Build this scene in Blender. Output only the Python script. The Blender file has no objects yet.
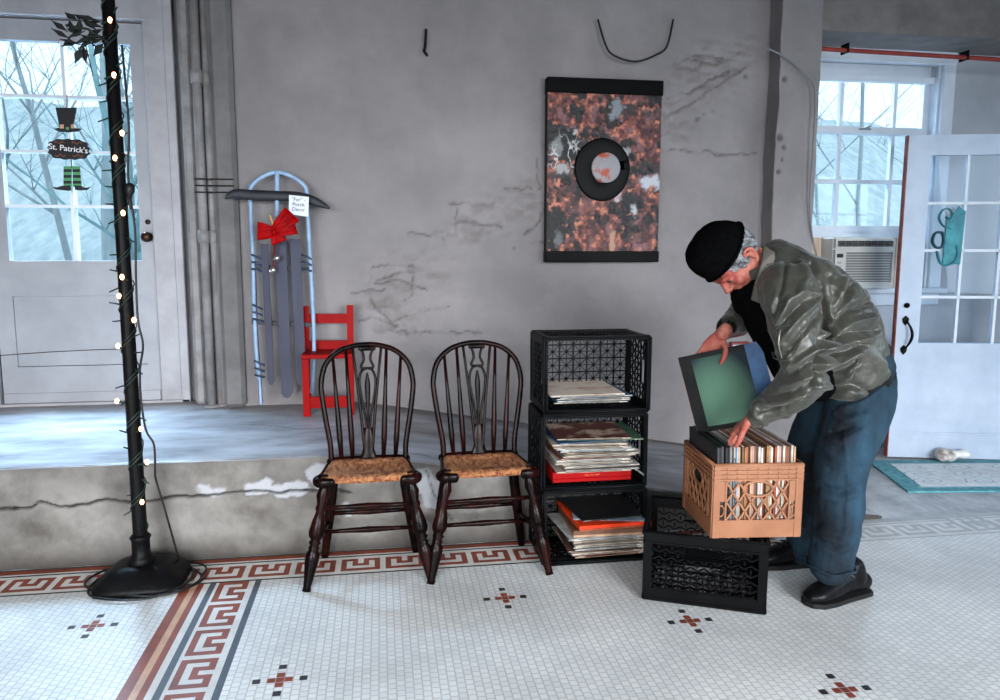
import bpy, math, random
import numpy as np
from mathutils import Vector, Matrix
random.seed(7); rng = np.random.default_rng(7)
S = bpy.context.scene; COL = S.collection
PI = math.pi
def c(r, g, b):
    f = lambda v: ((v/255.+.055)/1.055)**2.4 if v > 10 else v/255./12.92
    return (f(r), f(g), f(b), 1)
# ------------------------------------------------------------------ camera
F, PX, PY, CH = 720., 488.5, 339., 1.30
PIT, YAW = math.radians(6.85), math.radians(8.5)
cam = bpy.data.objects.new('camera', bpy.data.cameras.new('camera')); COL.objects.link(cam); S.camera = cam
cam.location = (0, 0, CH); cam.rotation_euler = (PI/2-PIT, 0, -YAW)
cam.data.sensor_width = 36; cam.data.lens = F/1000*36
cam.data.shift_x = (500-PX)/1000; cam.data.shift_y = -(350-PY)/1000
cam.data.clip_end = 200; cam.data.clip_start = .02
_fw = Vector((math.sin(YAW)*math.cos(PIT), math.cos(YAW)*math.cos(PIT), -math.sin(PIT)))
_rt = Vector((math.cos(YAW), -math.sin(YAW), 0))
_up = Vector((math.sin(YAW)*math.sin(PIT), math.cos(YAW)*math.sin(PIT), math.cos(PIT)))
def ray(x, y): return _fw+_rt*((x-PX)/F)-_up*((y-PY)/F)
def at(x, y, Y):
    r = ray(x, y); return Vector((0, 0, CH))+r*(Y/r.y)
def gz(x, y, z=0):
    r = ray(x, y); return Vector((0, 0, CH))+r*((z-CH)/r.z)
# ------------------------------------------------------------------ world, light, exposure
W = bpy.data.worlds.new('overcast_sky'); S.world = W; W.use_nodes = True
W.node_tree.nodes['Background'].inputs[0].default_value = (.68, .88, 1, 1)
W.node_tree.nodes['Background'].inputs[1].default_value = 1.8
def area(name, loc, target, sx, sy, power, col, spread=180):
    l = bpy.data.lights.new(name, 'AREA'); l.shape = 'RECTANGLE'; l.size = sx; l.size_y = sy
    l.energy = power; l.color = col; l.spread = math.radians(spread)
    o = bpy.data.objects.new(name, l); COL.objects.link(o); o.location = loc
    o.rotation_euler = (Vector(target)-Vector(loc)).to_track_quat('-Z', 'Y').to_euler(); return o
area('storefront_daylight', (-1.9, -2.85, 1.5), (-1.2, 2.6, -1.2), 2.6, 1.6, 158, (.95, .97, 1), 84)
area('storefront_daylight', (2.3, -2.85, 1.5), (1.3, 2.6, -1.2), 2.6, 1.6, 152, (.93, .965, 1), 84)
area('skylight_through_door', (-2.3, 4.95, 3.35), (-1.5, 3.75, .43), 3.0, .9, 1150, (.55, .78, 1), 130)
area('skylight_through_window', (3.2, 5.6, 3.3), (3.0, 3.4, .4), 1.4, 1.2, 130, (.62, .8, 1), 150)
area('side_window_daylight', (4.9, .9, 1.6), (2.6, 3.6, .6), 1.8, 1.5, 32, (.66, .82, 1), 150)
S.view_settings.view_transform = 'Standard'; S.view_settings.look = 'None'
S.view_settings.exposure = 0.0; S.view_settings.gamma = 1; S.view_settings.use_curve_mapping = False
# ------------------------------------------------------------------ materials
MATS = {}
def mat(name, c1, c2=None, scale=6, rough=.6, metal=0, bump=0, bscale=40, emit=None, es=1, stretch=(1, 1, 1), detail=6, spec=.3, sheen=0, coat=0, lo=.35, hi=.65):
    if name in MATS: return MATS[name]
    m = bpy.data.materials.new(name); m.use_nodes = True; MATS[name] = m
    nt = m.node_tree; b = nt.nodes['Principled BSDF']; L = nt.links.new
    b.inputs['Base Color'].default_value = c1; b.inputs['Roughness'].default_value = rough; b.inputs['Metallic'].default_value = metal
    b.inputs['Specular IOR Level'].default_value = spec
    if sheen: b.inputs['Sheen Weight'].default_value = sheen
    if coat: b.inputs['Coat Weight'].default_value = coat; b.inputs['Coat Roughness'].default_value = .15
    tc = nt.nodes.new('ShaderNodeTexCoord'); mp = nt.nodes.new('ShaderNodeMapping'); L(tc.outputs['Object'], mp.inputs[0]); mp.inputs['Scale'].default_value = stretch
    if c2:
        n = nt.nodes.new('ShaderNodeTexNoise'); n.inputs['Scale'].default_value = scale; n.inputs['Detail'].default_value = detail; n.inputs['Roughness'].default_value = .62
        L(mp.outputs[0], n.inputs[0]); r = nt.nodes.new('ShaderNodeMapRange'); r.inputs[1].default_value = lo; r.inputs[2].default_value = hi; L(n.outputs[0], r.inputs[0])
        x = nt.nodes.new('ShaderNodeMix'); x.data_type = 'RGBA'; x.inputs[6].default_value = c1; x.inputs[7].default_value = c2
        L(r.outputs[0], x.inputs[0]); L(x.outputs[2], b.inputs['Base Color']); m['mix'] = x.name
    if bump:
        n2 = nt.nodes.new('ShaderNodeTexNoise'); n2.inputs['Scale'].default_value = bscale; n2.inputs['Detail'].default_value = 5; L(mp.outputs[0], n2.inputs[0])
        bp = nt.nodes.new('ShaderNodeBump'); bp.inputs['Strength'].default_value = bump; bp.inputs['Distance'].default_value = .01; L(n2.outputs[0], bp.inputs['Height']); L(bp.outputs[0], b.inputs['Normal'])
    if emit: b.inputs['Emission Color'].default_value = emit; b.inputs['Emission Strength'].default_value = es
    return m
def attr_layer(m, attr, col):
    """mix a mark (crack, patch, stain, darker tone) into the base colour by a stored mask"""
    nt = m.node_tree; b = nt.nodes['Principled BSDF']; L = nt.links.new
    a = nt.nodes.new('ShaderNodeAttribute'); a.attribute_name = attr
    x = nt.nodes.new('ShaderNodeMix'); x.data_type = 'RGBA'; x.inputs[7].default_value = col
    src = b.inputs['Base Color'].links[0].from_socket
    L(src, x.inputs[6]); L(a.outputs['Fac'], x.inputs[0]); L(x.outputs[2], b.inputs['Base Color'])
def tile_mat(name, c1, c2, grout, size=.024, rough=.35):
    m = bpy.data.materials.new(name); m.use_nodes = True; MATS[name] = m
    nt = m.node_tree; b = nt.nodes['Principled BSDF']; L = nt.links.new
    tc = nt.nodes.new('ShaderNodeTexCoord'); mp = nt.nodes.new('ShaderNodeMapping'); L(tc.outputs['Object'], mp.inputs[0]); mp.inputs['Rotation'].default_value = (0, 0, PI/2)
    br = nt.nodes.new('ShaderNodeTexBrick'); L(mp.outputs[0], br.inputs[0])
    br.inputs['Scale'].default_value = 1; br.inputs['Brick Width'].default_value = size; br.inputs['Row Height'].default_value = size
    br.inputs['Mortar Size'].default_value = size*.085; br.inputs['Mortar Smooth'].default_value = .2; br.inputs['Bias'].default_value = 0
    br.inputs['Color1'].default_value = c1; br.inputs['Color2'].default_value = c2; br.inputs['Mortar'].default_value = grout
    n = nt.nodes.new('ShaderNodeTexNoise'); n.inputs['Scale'].default_value = 2.2; n.inputs['Detail'].default_value = 8; L(tc.outputs['Object'], n.inputs[0])
    r = nt.nodes.new('ShaderNodeMapRange'); r.inputs[1].default_value = .4; r.inputs[2].default_value = .75; r.inputs[3].default_value = 1; r.inputs[4].default_value = .72; L(n.outputs[0], r.inputs[0])
    mx = nt.nodes.new('ShaderNodeMix'); mx.data_type = 'RGBA'; mx.blend_type = 'MULTIPLY'; mx.inputs[0].default_value = 1
    L(br.outputs[0], mx.inputs[6]); L(r.outputs[0], mx.inputs[7]); L(mx.outputs[2], b.inputs['Base Color'])
    bp = nt.nodes.new('ShaderNodeBump'); bp.invert = True; bp.inputs['Strength'].default_value = .5; bp.inputs['Distance'].default_value = .002; L(br.outputs['Fac'], bp.inputs['Height']); L(bp.outputs[0], b.inputs['Normal'])
    b.inputs['Roughness'].default_value = rough
    return m
def glass_mat():
    m = bpy.data.materials.new('window_glass'); m.use_nodes = True; nt = m.node_tree; nt.nodes.clear(); L = nt.links.new
    o = nt.nodes.new('ShaderNodeOutputMaterial'); t = nt.nodes.new('ShaderNodeBsdfTransparent'); g = nt.nodes.new('ShaderNodeBsdfGlossy')
    t.inputs[0].default_value = (.93, .97, 1, 1); g.inputs['Roughness'].default_value = .03
    x = nt.nodes.new('ShaderNodeMixShader'); x.inputs[0].default_value = .03
    L(t.outputs[0], x.inputs[1]); L(g.outputs[0], x.inputs[2]); L(x.outputs[0], o.inputs[0]); MATS['glass'] = m; return m
GLASS = glass_mat()
WHITE = mat('old_white_paint', c(162, 161, 166), c(144, 143, 148), 5, .45, bump=.08, bscale=25)
WHITE2 = mat('fresh_white_paint', c(214, 220, 228), c(198, 205, 214), 4, .4)
PIPE = mat('painted_pipe', c(138, 135, 136), c(112, 109, 109), 9, .5, bump=.1)
PLASTER = mat('wall_plaster', c(138, 133, 134), c(122, 118, 119), 2.5, .85, bump=.25, bscale=30)
attr_layer(PLASTER, 'rough_patch', c(108, 101, 98)); attr_layer(PLASTER, 'crack', c(52, 47, 46))
SIDEW = mat('plain_plaster', c(112, 109, 111), c(98, 96, 97), 3, .85, bump=.2, bscale=25)
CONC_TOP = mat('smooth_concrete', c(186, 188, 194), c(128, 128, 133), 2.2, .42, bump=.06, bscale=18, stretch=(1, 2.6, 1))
attr_layer(CONC_TOP, 'dark_tone', c(92, 84, 80)); attr_layer(CONC_TOP, 'crack', c(50, 46, 44))
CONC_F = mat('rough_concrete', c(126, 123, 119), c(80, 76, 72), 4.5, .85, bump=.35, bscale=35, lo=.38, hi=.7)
attr_layer(CONC_F, 'dark_tone', c(42, 38, 35)); attr_layer(CONC_F, 'patch', c(158, 160, 165)); attr_layer(CONC_F, 'crack', c(18, 15, 14))
BLACK = mat('black_iron', c(8, 8, 9), c(14, 14, 15), 12, .4, spec=.07, bump=.2)
BLACKP = mat('black_plastic', c(6, 6, 7), c(9, 10, 11), 8, .4, spec=.05)
CRATEB = mat('scuffed_black_plastic', c(6, 7, 8), c(18, 22, 26), 14, .4, spec=.06, lo=.5, hi=.8)
TANP = mat('tan_plastic', c(142, 96, 68), c(124, 80, 55), 5, .42)
WOODD = mat('dark_chair_wood', c(6, 3, 3), c(40, 12, 9), 14, .25, stretch=(1, 1, .35), spec=.07, lo=.42, hi=.75)
REDP = mat('red_paint', c(150, 2, 4), c(126, 2, 3), 6, .5, spec=.08)
SKIN = mat('skin', c(168, 104, 88), c(140, 64, 56), 12, .5, bump=.1, bscale=60)
# ------------------------------------------------------------------ object helpers
def sg(o, label=None, cat=None, group=None, kind=None):
    if label: o['label'] = label
    if cat: o['category'] = cat
    if group: o['group'] = group
    if kind: o['kind'] = kind
    return o
def thing(name, loc, label, cat, group=None, rz=0):
    o = bpy.data.objects.new(name, None); COL.objects.link(o); o.location = loc; o.rotation_euler = (0, 0, rz); o.empty_display_size = .05
    return sg(o, label, cat, group)
def link(name, me, mats, parent=None, world=True):
    if not isinstance(mats, (list, tuple)): mats = [mats]
    me.materials.clear()
    for m in mats: me.materials.append(m)
    o = bpy.data.objects.new(name, me); COL.objects.link(o)
    if parent:
        o.parent = parent
        if world:
            p = Vector((0, 0, 0)); q = parent
            while q: p += q.location; q = q.parent
            o.location = -p
    return o
def copy_tree(o, parent=None):
    n = o.copy(); COL.objects.link(n); n.parent = parent
    for ch in list(o.children): copy_tree(ch, n)
    return n
def catmull(P, k=4):
    P = [np.array(p, float) for p in P]; out = []
    for i in range(len(P)-1):
        p0, p1, p2, p3 = P[max(i-1, 0)], P[i], P[i+1], P[min(i+2, len(P)-1)]
        for j in range(k):
            t = j/k; out.append(.5*((2*p1)+(-p0+p2)*t+(2*p0-5*p1+4*p2-p3)*t*t+(-p0+3*p1-3*p2+p3)*t**3))
    out.append(P[-1]); return out
class MB:
    def __init__(s): s.v = []; s.f = []; s.mi = []; s.sm = []
    def add(s, V, Fc, mi=0, smooth=False):
        b = len(s.v); s.v += [tuple(v) for v in V]; s.f += [tuple(i+b for i in f) for f in Fc]; s.mi += [mi]*len(Fc); s.sm += [smooth]*len(Fc)
    def box(s, x0, x1, y0, y1, z0, z1, mi=0, M=None, bev=0):
        if bev:
            b = bev; V = []
            for zz, k in ((z0, b), (z0+b, 0), (z1-b, 0), (z1, b)):
                V += [(x0+b+0, y0+k, zz), (x1-b, y0+k, zz), (x1-k, y0+b, zz), (x1-k, y1-b, zz), (x1-b, y1-k, zz), (x0+b, y1-k, zz), (x0+k, y1-b, zz), (x0+k, y0+b, zz)]
            Fc = [tuple(range(7, -1, -1)), tuple(range(24, 32))]
            for r in range(3):
                for i in range(8): j = (i+1) % 8; Fc.append((r*8+i, r*8+j, r*8+8+j, r*8+8+i))
        else:
            V = [(x, y, z) for z in (z0, z1) for x, y in ((x0, y0), (x1, y0), (x1, y1), (x0, y1))]
            Fc = [(3, 2, 1, 0), (4, 5, 6, 7), (0, 1, 5, 4), (1, 2, 6, 5), (2, 3, 7, 6), (3, 0, 4, 7)]
        if M is not None: V = [M @ Vector(v) for v in V]
        s.add(V, Fc, mi)
    def bar(s, p, q, w, d, n=(0, 1, 0), mi=0):
        """rectangular bar p->q, width w across, depth d along n"""
        p, q, n = Vector(p), Vector(q), Vector(n).normalized(); t = (q-p).normalized(); u = t.cross(n).normalized()*w/2; n = u.cross(t).normalized()*d/2
        V = [a+x*u+y*n for a in (p, q) for x, y in ((-1, -1), (1, -1), (1, 1), (-1, 1))]
        s.add(V, [(3, 2, 1, 0), (4, 5, 6, 7), (0, 1, 5, 4), (1, 2, 6, 5), (2, 3, 7, 6), (3, 0, 4, 7)], mi)
    def tube(s, pts, rad, n=10, mi=0, up=None, k=1, cap=True, smooth=True, cf=1):
        pts = [tuple(p) for p in pts]
        if not isinstance(rad, list): rad = [rad]*len(pts)
        R = [(r, r) if not isinstance(r, (list, tuple)) else tuple(r) for r in rad]
        if k > 1:
            C = catmull([list(p)+list(r) for p, r in zip(pts, R)], k); pts = [q[:3] for q in C]; R = [(max(q[3], 1e-4), max(q[4], 1e-4)) for q in C]
        P = [Vector(p) for p in pts]; N = len(P); T = []
        for i in range(N):
            d = P[min(i+1, N-1)]-P[max(i-1, 0)]; T.append(d.normalized() if d.length > 1e-9 else Vector((0, 0, 1)))
        rings = []; u = None
        for i in range(N):
            if up is not None:
                b = Vector(up); b = (b-T[i]*b.dot(T[i])).normalized(); a = T[i].cross(b)
            else:
                if u is None: u = T[i].orthogonal().normalized()
                u = (u-T[i]*u.dot(T[i])); u = u.normalized() if u.length > 1e-6 else T[i].orthogonal().normalized(); b = u; a = T[i].cross(b)
            rings.append((P[i], a, b, R[i]))
        if cap:
            def cr(i, sgn):
                p, a, b, r = rings[i]; m = min(r)*cf; o = []
                for an in (PI/6, PI/3, PI*.47): o.append((p+T[i]*sgn*m*math.sin(an), a, b, (r[0]*math.cos(an), r[1]*math.cos(an))))
                return o
            rings = cr(0, -1)[::-1]+rings+cr(N-1, 1)
        V = []
        for p, a, b, r in rings:
            for j in range(n): an = 2*PI*j/n; V.append(p+a*r[0]*math.cos(an)+b*r[1]*math.sin(an))
        m = len(rings); Fc = []
        for i in range(m-1):
            for j in range(n): j2 = (j+1) % n; Fc.append((i*n+j, i*n+j2, i*n+n+j2, i*n+n+j))
        Fc.append(tuple(range(n-1, -1, -1))); Fc.append(tuple((m-1)*n+j for j in range(n)))
        s.add(V, Fc, mi, smooth)
    def lathe(s, prof, p, q, n=14, mi=0):
        """prof: (t 0..1, r) along p->q"""
        p, q = Vector(p), Vector(q); T = q-p; t = T.normalized(); a = t.orthogonal().normalized(); b = t.cross(a); V = []
        for tt, r in prof:
            for j in range(n): an = 2*PI*j/n; V.append(p+T*tt+a*r*math.cos(an)+b*r*math.sin(an))
        m = len(prof); Fc = [tuple(range(n-1, -1, -1)), tuple((m-1)*n+j for j in range(n))]
        for i in range(m-1):
            for j in range(n): j2 = (j+1) % n; Fc.append((i*n+j, i*n+j2, i*n+n+j2, i*n+n+j))
        s.add(V, Fc, mi, True)
    def prism(s, poly, o, u, v, t, mi=0):
        """polygon in plane (o,u,v), extruded by vector t"""
        o, u, v, t = Vector(o), Vector(u), Vector(v), Vector(t); n = len(poly); V = [o+u*a+v*b for a, b in poly]; V += [x+t for x in V]
        s.add(V, [tuple(range(n)), tuple(range(2*n-1, n-1, -1))]+[(i, i+n, (i+1) % n+n, (i+1) % n) for i in range(n)], mi)
    def ball(s, p, r, n=12, mi=0, M=None):
        V = []; m = n//2; rr = r if isinstance(r, (list, tuple)) else (r, r, r)
        for i in range(1, m):
            for j in range(n): a = PI*i/m; b2 = 2*PI*j/n; V.append(Vector((rr[0]*math.sin(a)*math.cos(b2), rr[1]*math.sin(a)*math.sin(b2), rr[2]*math.cos(a))))
        V += [Vector((0, 0, rr[2])), Vector((0, 0, -rr[2]))]
        if M is not None: V = [M @ v for v in V]
        V = [v+Vector(p) for v in V]; Fc = []
        for i in range(m-2):
            for j in range(n): j2 = (j+1) % n; Fc.append((i*n+j, i*n+n+j, i*n+n+j2, i*n+j2))
        for j in range(n): j2 = (j+1) % n; Fc.append((len(V)-2, j, j2)); Fc.append((len(V)-1, (m-2)*n+j2, (m-2)*n+j))
        s.add(V, Fc, mi, True)
    def mesh(s, name):
        me = bpy.data.meshes.new(name); me.from_pydata(s.v, [], s.f); me.update()
        return me
    def build(s, name, mats, parent=None, world=True):
        me = s.mesh(name); o = link(name, me, mats, parent, world)
        me.polygons.foreach_set('material_index', s.mi); me.polygons.foreach_set('use_smooth', s.sm); me.update(); return o
def remesh(mb, vox=.006, smooth=4, disp=None):
    me = mb.mesh('tmp'); o = bpy.data.objects.new('tmp', me); COL.objects.link(o)
    r = o.modifiers.new('r', 'REMESH'); r.mode = 'VOXEL'; r.voxel_size = vox
    if smooth: q = o.modifiers.new('s', 'SMOOTH'); q.iterations = smooth; q.factor = .5
    dg = bpy.context.evaluated_depsgraph_get(); out = bpy.data.meshes.new_from_object(o.evaluated_get(dg))
    bpy.data.objects.remove(o)
    if disp:
        n = len(out.vertices); co = np.empty(n*3, 'f'); out.vertices.foreach_get('co', co); co = co.reshape(-1, 3)
        no = np.empty(n*3, 'f'); out.vertex_normals.foreach_get('vector', no); no = no.reshape(-1, 3)
        co = co+no*disp(co, no)[:, None]; out.vertices.foreach_set('co', co.astype('f').ravel()); out.update()
    out.polygons.foreach_set('use_smooth', [True]*len(out.polygons)); return out
# numpy noise
def _h(ix, iy, iz): 
    n = (ix*73856093) ^ (iy*19349663) ^ (iz*83492791); n = (n ^ (n >> 13))*1274126177; n = n & 0x7fffffff; n = (n ^ (n >> 16)) & 0xffff
    return n/65535.
def vnoise(p):
    p = np.asarray(p, float); i = np.floor(p).astype(np.int64); f = p-i; f = f*f*(3-2*f); r = 0
    for dx in (0, 1):
        for dy in (0, 1):
            for dz in (0, 1):
                w = (f[:, 0] if dx else 1-f[:, 0])*(f[:, 1] if dy else 1-f[:, 1])*(f[:, 2] if dz else 1-f[:, 2]); r = r+w*_h(i[:, 0]+dx, i[:, 1]+dy, i[:, 2]+dz)
    return r
def fbm(p, oct=4):
    p = np.asarray(p, float); r = 0; a = .5; t = 0
    for k in range(oct): r = r+a*vnoise(p*(2**k)+17*k); t += a; a *= .5
    return r/t
def seg_dist(P, poly):
    d = np.full(len(P), 1e9); poly = np.array(poly, float)
    for a, b in zip(poly[:-1], poly[1:]):
        ab = b-a; t = np.clip(((P-a)@ab)/max(ab@ab, 1e-9), 0, 1); d = np.minimum(d, np.linalg.norm(P-a-t[:, None]*ab, axis=1))
    return d
def set_attr(me, name, arr):
    a = me.attributes.new(name, 'FLOAT', 'POINT'); a.data.foreach_set('value', np.asarray(arr, 'f'))
def grid(us, vs, fn):
    U, V = np.meshgrid(us, vs); P = fn(U.ravel(), V.ravel()); n, m = len(us), len(vs)
    i = np.arange(n*m).reshape(m, n); q = np.stack([i[:-1, :-1], i[:-1, 1:], i[1:, 1:], i[1:, :-1]], -1).reshape(-1, 4)
    me = bpy.data.meshes.new('g'); me.vertices.add(n*m); me.vertices.foreach_set('co', np.asarray(P, 'f').ravel())
    me.loops.add(q.size); me.loops.foreach_set('vertex_index', q.ravel().astype('i')); me.polygons.add(len(q)); me.polygons.foreach_set('loop_start', np.arange(0, q.size, 4, dtype='i'))
    me.update(calc_edges=True); me.polygons.foreach_set('use_smooth', [True]*len(q)); return me, P
def W2(pts, Y): return [(lambda q: (q.x, q.z))(at(x, y, Y)) for x, y in pts]
def proj(co):
    d = co-np.array([0, 0, CH]); cz = d@np.array(_fw); return np.stack([PX+F*(d@np.array(_rt))/cz, PY-F*(d@np.array(_up))/cz], 1)
def struct(o): o['kind'] = 'structure'; return o
def text_mesh(s, size, depth=.0006):
    cu = bpy.data.curves.new('t', 'FONT'); cu.body = s; cu.size = size; cu.extrude = depth; cu.align_x = 'CENTER'; cu.align_y = 'CENTER'
    o = bpy.data.objects.new('t', cu); COL.objects.link(o); dg = bpy.context.evaluated_depsgraph_get(); me = bpy.data.meshes.new_from_object(o.evaluated_get(dg)); bpy.data.objects.remove(o); return me
YM, YD, YW, YP = 4.2, 4.4, 4.5, 3.09       # main wall, door wall, window wall, platform face
# ================================================================== SETTING
# ---- main plaster wall
me, P = grid(np.linspace(-.9, 2.40, 330), np.linspace(-.1, 3.05, 300), lambda u, v: np.stack([u, np.full_like(u, YM), v], 1))
Q = P[:, [0, 2]]
cracks = [[(504, 189), (538, 189), (538, 158)], [(450, 204), (462, 203), (475, 205), (495, 202)], [(408, 233), (425, 234), (440, 233), (456, 236), (457, 210)], [(370, 268), (392, 264), (415, 266)],
          [(375, 280), (395, 274), (418, 270)], [(374, 284), (400, 279), (425, 291)], [(352, 294), (385, 289)], [(400, 301), (412, 296), (414, 276)], [(395, 320), (420, 312), (450, 307)], [(372, 333), (407, 331), (450, 332), (480, 333)],
          [(524, 234), (540, 222), (546, 208)], [(530, 242), (545, 243)], [(455, 222), (480, 224), (505, 228)], [(660, 150), (685, 151), (712, 152), (718, 155), (757, 153)], [(663, 100), (690, 92), (708, 80), (728, 72)],
          [(665, 118), (690, 104), (720, 84), (746, 66)], [(690, 72), (705, 64), (722, 60)], [(676, 62), (700, 54), (735, 60)], [(650, 140), (680, 125)], [(370, 300), (380, 312), (392, 322)], [(540, 140), (545, 150), (548, 140)],
          [(-60+420, 322), (380, 318), (396, 326)], [(690, 60), (715, 66), (740, 52)]]
wob = (fbm(P*22)-.5)*.05; wob2 = (fbm(P*22+50)-.5)*.05; Qw = Q+np.stack([wob, wob2], 1)
crk = np.zeros(len(P))
for cpts in cracks: crk = np.maximum(crk, np.clip(1.2-seg_dist(Qw, W2(cpts, YM))/.0075, 0, 1)*(.35+.65*(fbm(P*9+len(cpts)) > .45)))
for (x, y, r) in [(697, 121, .014), (702, 116, .008), (407, 334, .014), (444, 239, .009), (514, 249, .008), (745, 76, .015), (714, 112, .008), (722, 118, .006)]:
    crk = np.maximum(crk, np.clip(1.4-seg_dist(Qw, W2([(x, y), (x, y)], YM))/r, 0, 1))
ppx = [(([(385, 285), (430, 265)]), .17), ([(470, 225), (525, 200)], .16), ([(380, 300), (400, 320)], .14), ([(690, 85), (730, 65)], .17), ([(665, 110), (680, 130)], .1), ([(700, 60), (745, 52)], .1)]
ptc = np.zeros(len(P))
for pp, r in ppx: ptc = np.maximum(ptc, np.clip(1.3-seg_dist(Q, W2(pp, YM))/r, 0, 1))
rg = fbm(P*np.array([16, 1, 30]), 5); ridg = 1-np.abs(fbm(P*np.array([11, 1, 20])+9, 4)*2-1)*3
hgt = (fbm(P*3)-.5)*.016+ptc*(rg-.5)*.055+ptc*np.clip(ridg, 0, 1)*.010-crk*.012
P[:, 1] += -hgt; me.vertices.foreach_set('co', P.astype('f').ravel()); me.update()
set_attr(me, 'crack', np.clip(crk*.55+ptc*(ridg > .88)*.0, 0, 1)); set_attr(me, 'rough_patch', ptc*np.clip((rg-.45)*4, 0, 1)*.6)
struct(link('wall_back', me, PLASTER))
# ---- pillar beside window
me, P = grid(np.linspace(-.28, .68, 130), np.linspace(-.1, 3.05, 260), lambda u, v: np.stack([2.33+np.clip(u, 0, .26), YM-.13+np.where(u < 0, -u*.6, 0)+np.where(u > .26, u-.26, 0), v], 1))
pk = np.zeros(len(P))
for (x, y, r) in [(782, 80, .016), (778, 138, .02), (782, 148, .012), (780, 160, .008), (777, 172, .012), (772, 340, .01)]:
    q = at(x, y, YM-.1); pk = np.maximum(pk, np.clip(1.5-np.linalg.norm((P-np.array([q.x, q.y, q.z]))[:, [0, 2]], axis=1)/r, 0, 1))
P[:, 1] -= (fbm(P*7)-.5)*.022-pk*.014; P[:, 0] += (fbm(P*6+5)-.5)*.02
me.vertices.foreach_set('co', P.astype('f').ravel()); me.update(); set_attr(me, 'crack', pk*.7); set_attr(me, 'rough_patch', np.zeros(len(P)))
struct(link('wall_pillar', me, PLASTER))
def wallplate(name, xs, y0, y1, holes, z0=-.1, z1=3.05, m=SIDEW):
    """wall slab along x with rectangular openings (x0,x1,z0,z1)"""
    mb = MB(); xc = xs[0]
    for (a, b, e, f) in sorted(holes):
        mb.box(xc, a, y0, y1, z0, z1)
        if e > z0: mb.box(a, b, y0, y1, z0, e)
        mb.box(a, b, y0, y1, f, z1); xc = b
    mb.box(xc, xs[1], y0, y1, z0, z1); return struct(mb.build(name, m))
DX0, DX1, DZ0, DZ1 = -2.14, -1.275, .43, 2.56
wallplate('wall_left_back', (-4.6, -.7), YD, YD+.14, [(DX0, DX1, DZ0, DZ1)])
WX0, WX1, WZ0, WZ1 = 2.78, 3.76, 1.06, 2.55
wallplate('wall_right_back', (2.45, 6.2), YW, YW+.2, [(WX0, WX1, WZ0, WZ1)], m=mat('pale_plaster', c(176, 178, 184), c(160, 162, 168), 3, .8, bump=.15))
wallplate('wall_front', (-4.6, 6.2), -3.1, -2.95, [(-3.3, -.5, .6, 2.4), (.9, 3.7, .6, 2.4)], m=mat('dim_plaster', c(84, 80, 80), c(70, 68, 68), 3, .85))
mb = MB(); mb.box(-4.7, -4.6, -3.1, 4.6, -.1, 3.05); struct(mb.build('wall_left', SIDEW))
mb = MB(); mb.box(6.1, 6.2, -3.1, .0, -.1, 3.05); mb.box(6.1, 6.2, 2.2, 4.8, -.1, 3.05); mb.box(6.1, 6.2, 0, 2.2, -.1, .8); mb.box(6.1, 6.2, 0, 2.2, 2.4, 3.05); struct(mb.build('wall_right', SIDEW))
mb = MB(); mb.box(-4.7, 6.2, -3.1, 4.55, 3.0, 3.1); mb.box(2.4, 6.2, 4.55, 4.75, 3.0, 3.1)
struct(mb.build('ceiling', mat('dull_ceiling', c(120, 116, 116), c(96, 92, 92), 2, .9)))
# ---- platform: top and face
def ztop(x): return .43-np.clip((np.asarray(x)+.12)*.165, 0, .43)
XE = 2.42
us = np.linspace(-4.6, XE, 520)
me, P = grid(us, np.linspace(YP, 4.45, 110), lambda u, v: np.stack([u, v, ztop(u)+0*v], 1))
P[:, 2] += (fbm(P*5)-.5)*.008*np.clip(P[:, 2]*8, 0, 1)+.002
edge = np.clip((P[:, 1]-YP)/.012, 0, 1); P[:, 2] -= (1-edge)*.006
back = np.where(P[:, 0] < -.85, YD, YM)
dark_tone = np.clip(1-(back-P[:, 1])/(.16+.1*fbm(P*6)), 0, 1)*.75+np.clip((fbm(P*np.array([2.2, 6, 1])+3)-.52)*4, 0, 1)*.55*np.clip((P[:, 0]+.9)/.8, 0.15, 1)+np.clip(1-(P[:, 1]-YP)/.03, 0, 1)*.5
ck = np.zeros(len(P)); QQ = P[:, :2]+np.stack([(fbm(P*9)-.5)*.1, (fbm(P*9+7)-.5)*.1], 1)
for pts in ([(345, 447), (380, 449), (432, 458)], [(545, 455), (590, 452), (640, 456)], [(250, 425), (300, 430), (340, 427)], [(640, 447), (660, 450), (690, 448)]):
    wp = [gz(x, y, float(ztop(gz(x, y, .35).x)))[:2] for x, y in pts]; ck = np.maximum(ck, np.clip(1.2-seg_dist(QQ, wp)/.009, 0, 1))
me.vertices.foreach_set('co', P.astype('f').ravel()); me.update(); set_attr(me, 'dark_tone', np.clip(dark_tone, 0, 1)); set_attr(me, 'crack', ck*.7)
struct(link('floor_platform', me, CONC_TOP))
vs = np.linspace(0, 1, 70)
me, P = grid(np.linspace(-4.6, XE, 780), vs, lambda u, v: np.stack([u, np.full_like(u, YP), ztop(u)*v], 1))
u_, v_ = np.meshgrid(np.linspace(-4.6, XE, 780), vs); v_ = v_.ravel()
Q = P[:, [0, 2]]; Qw = Q+np.stack([(fbm(P*18)-.5)*.03, (fbm(P*18+9)-.5)*.03], 1)
cpx = [(-40, 505), (0, 509), (30, 508), (38, 503), (50, 505), (60, 507), (90, 503), (105, 500), (130, 502), (150, 500), (175, 497), (210, 495), (225, 493), (245, 493), (290, 491), (330, 489), (350, 492)]
crk = np.clip(1.3-seg_dist(Qw, W2(cpx, YP))/.0065, 0, 1)
crk = np.maximum(crk, .7*np.clip(1.2-seg_dist(Qw, W2([(425, 470), (432, 490), (440, 505), (452, 520)], YP))/.005, 0, 1))
pat = np.zeros(len(P))
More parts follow.
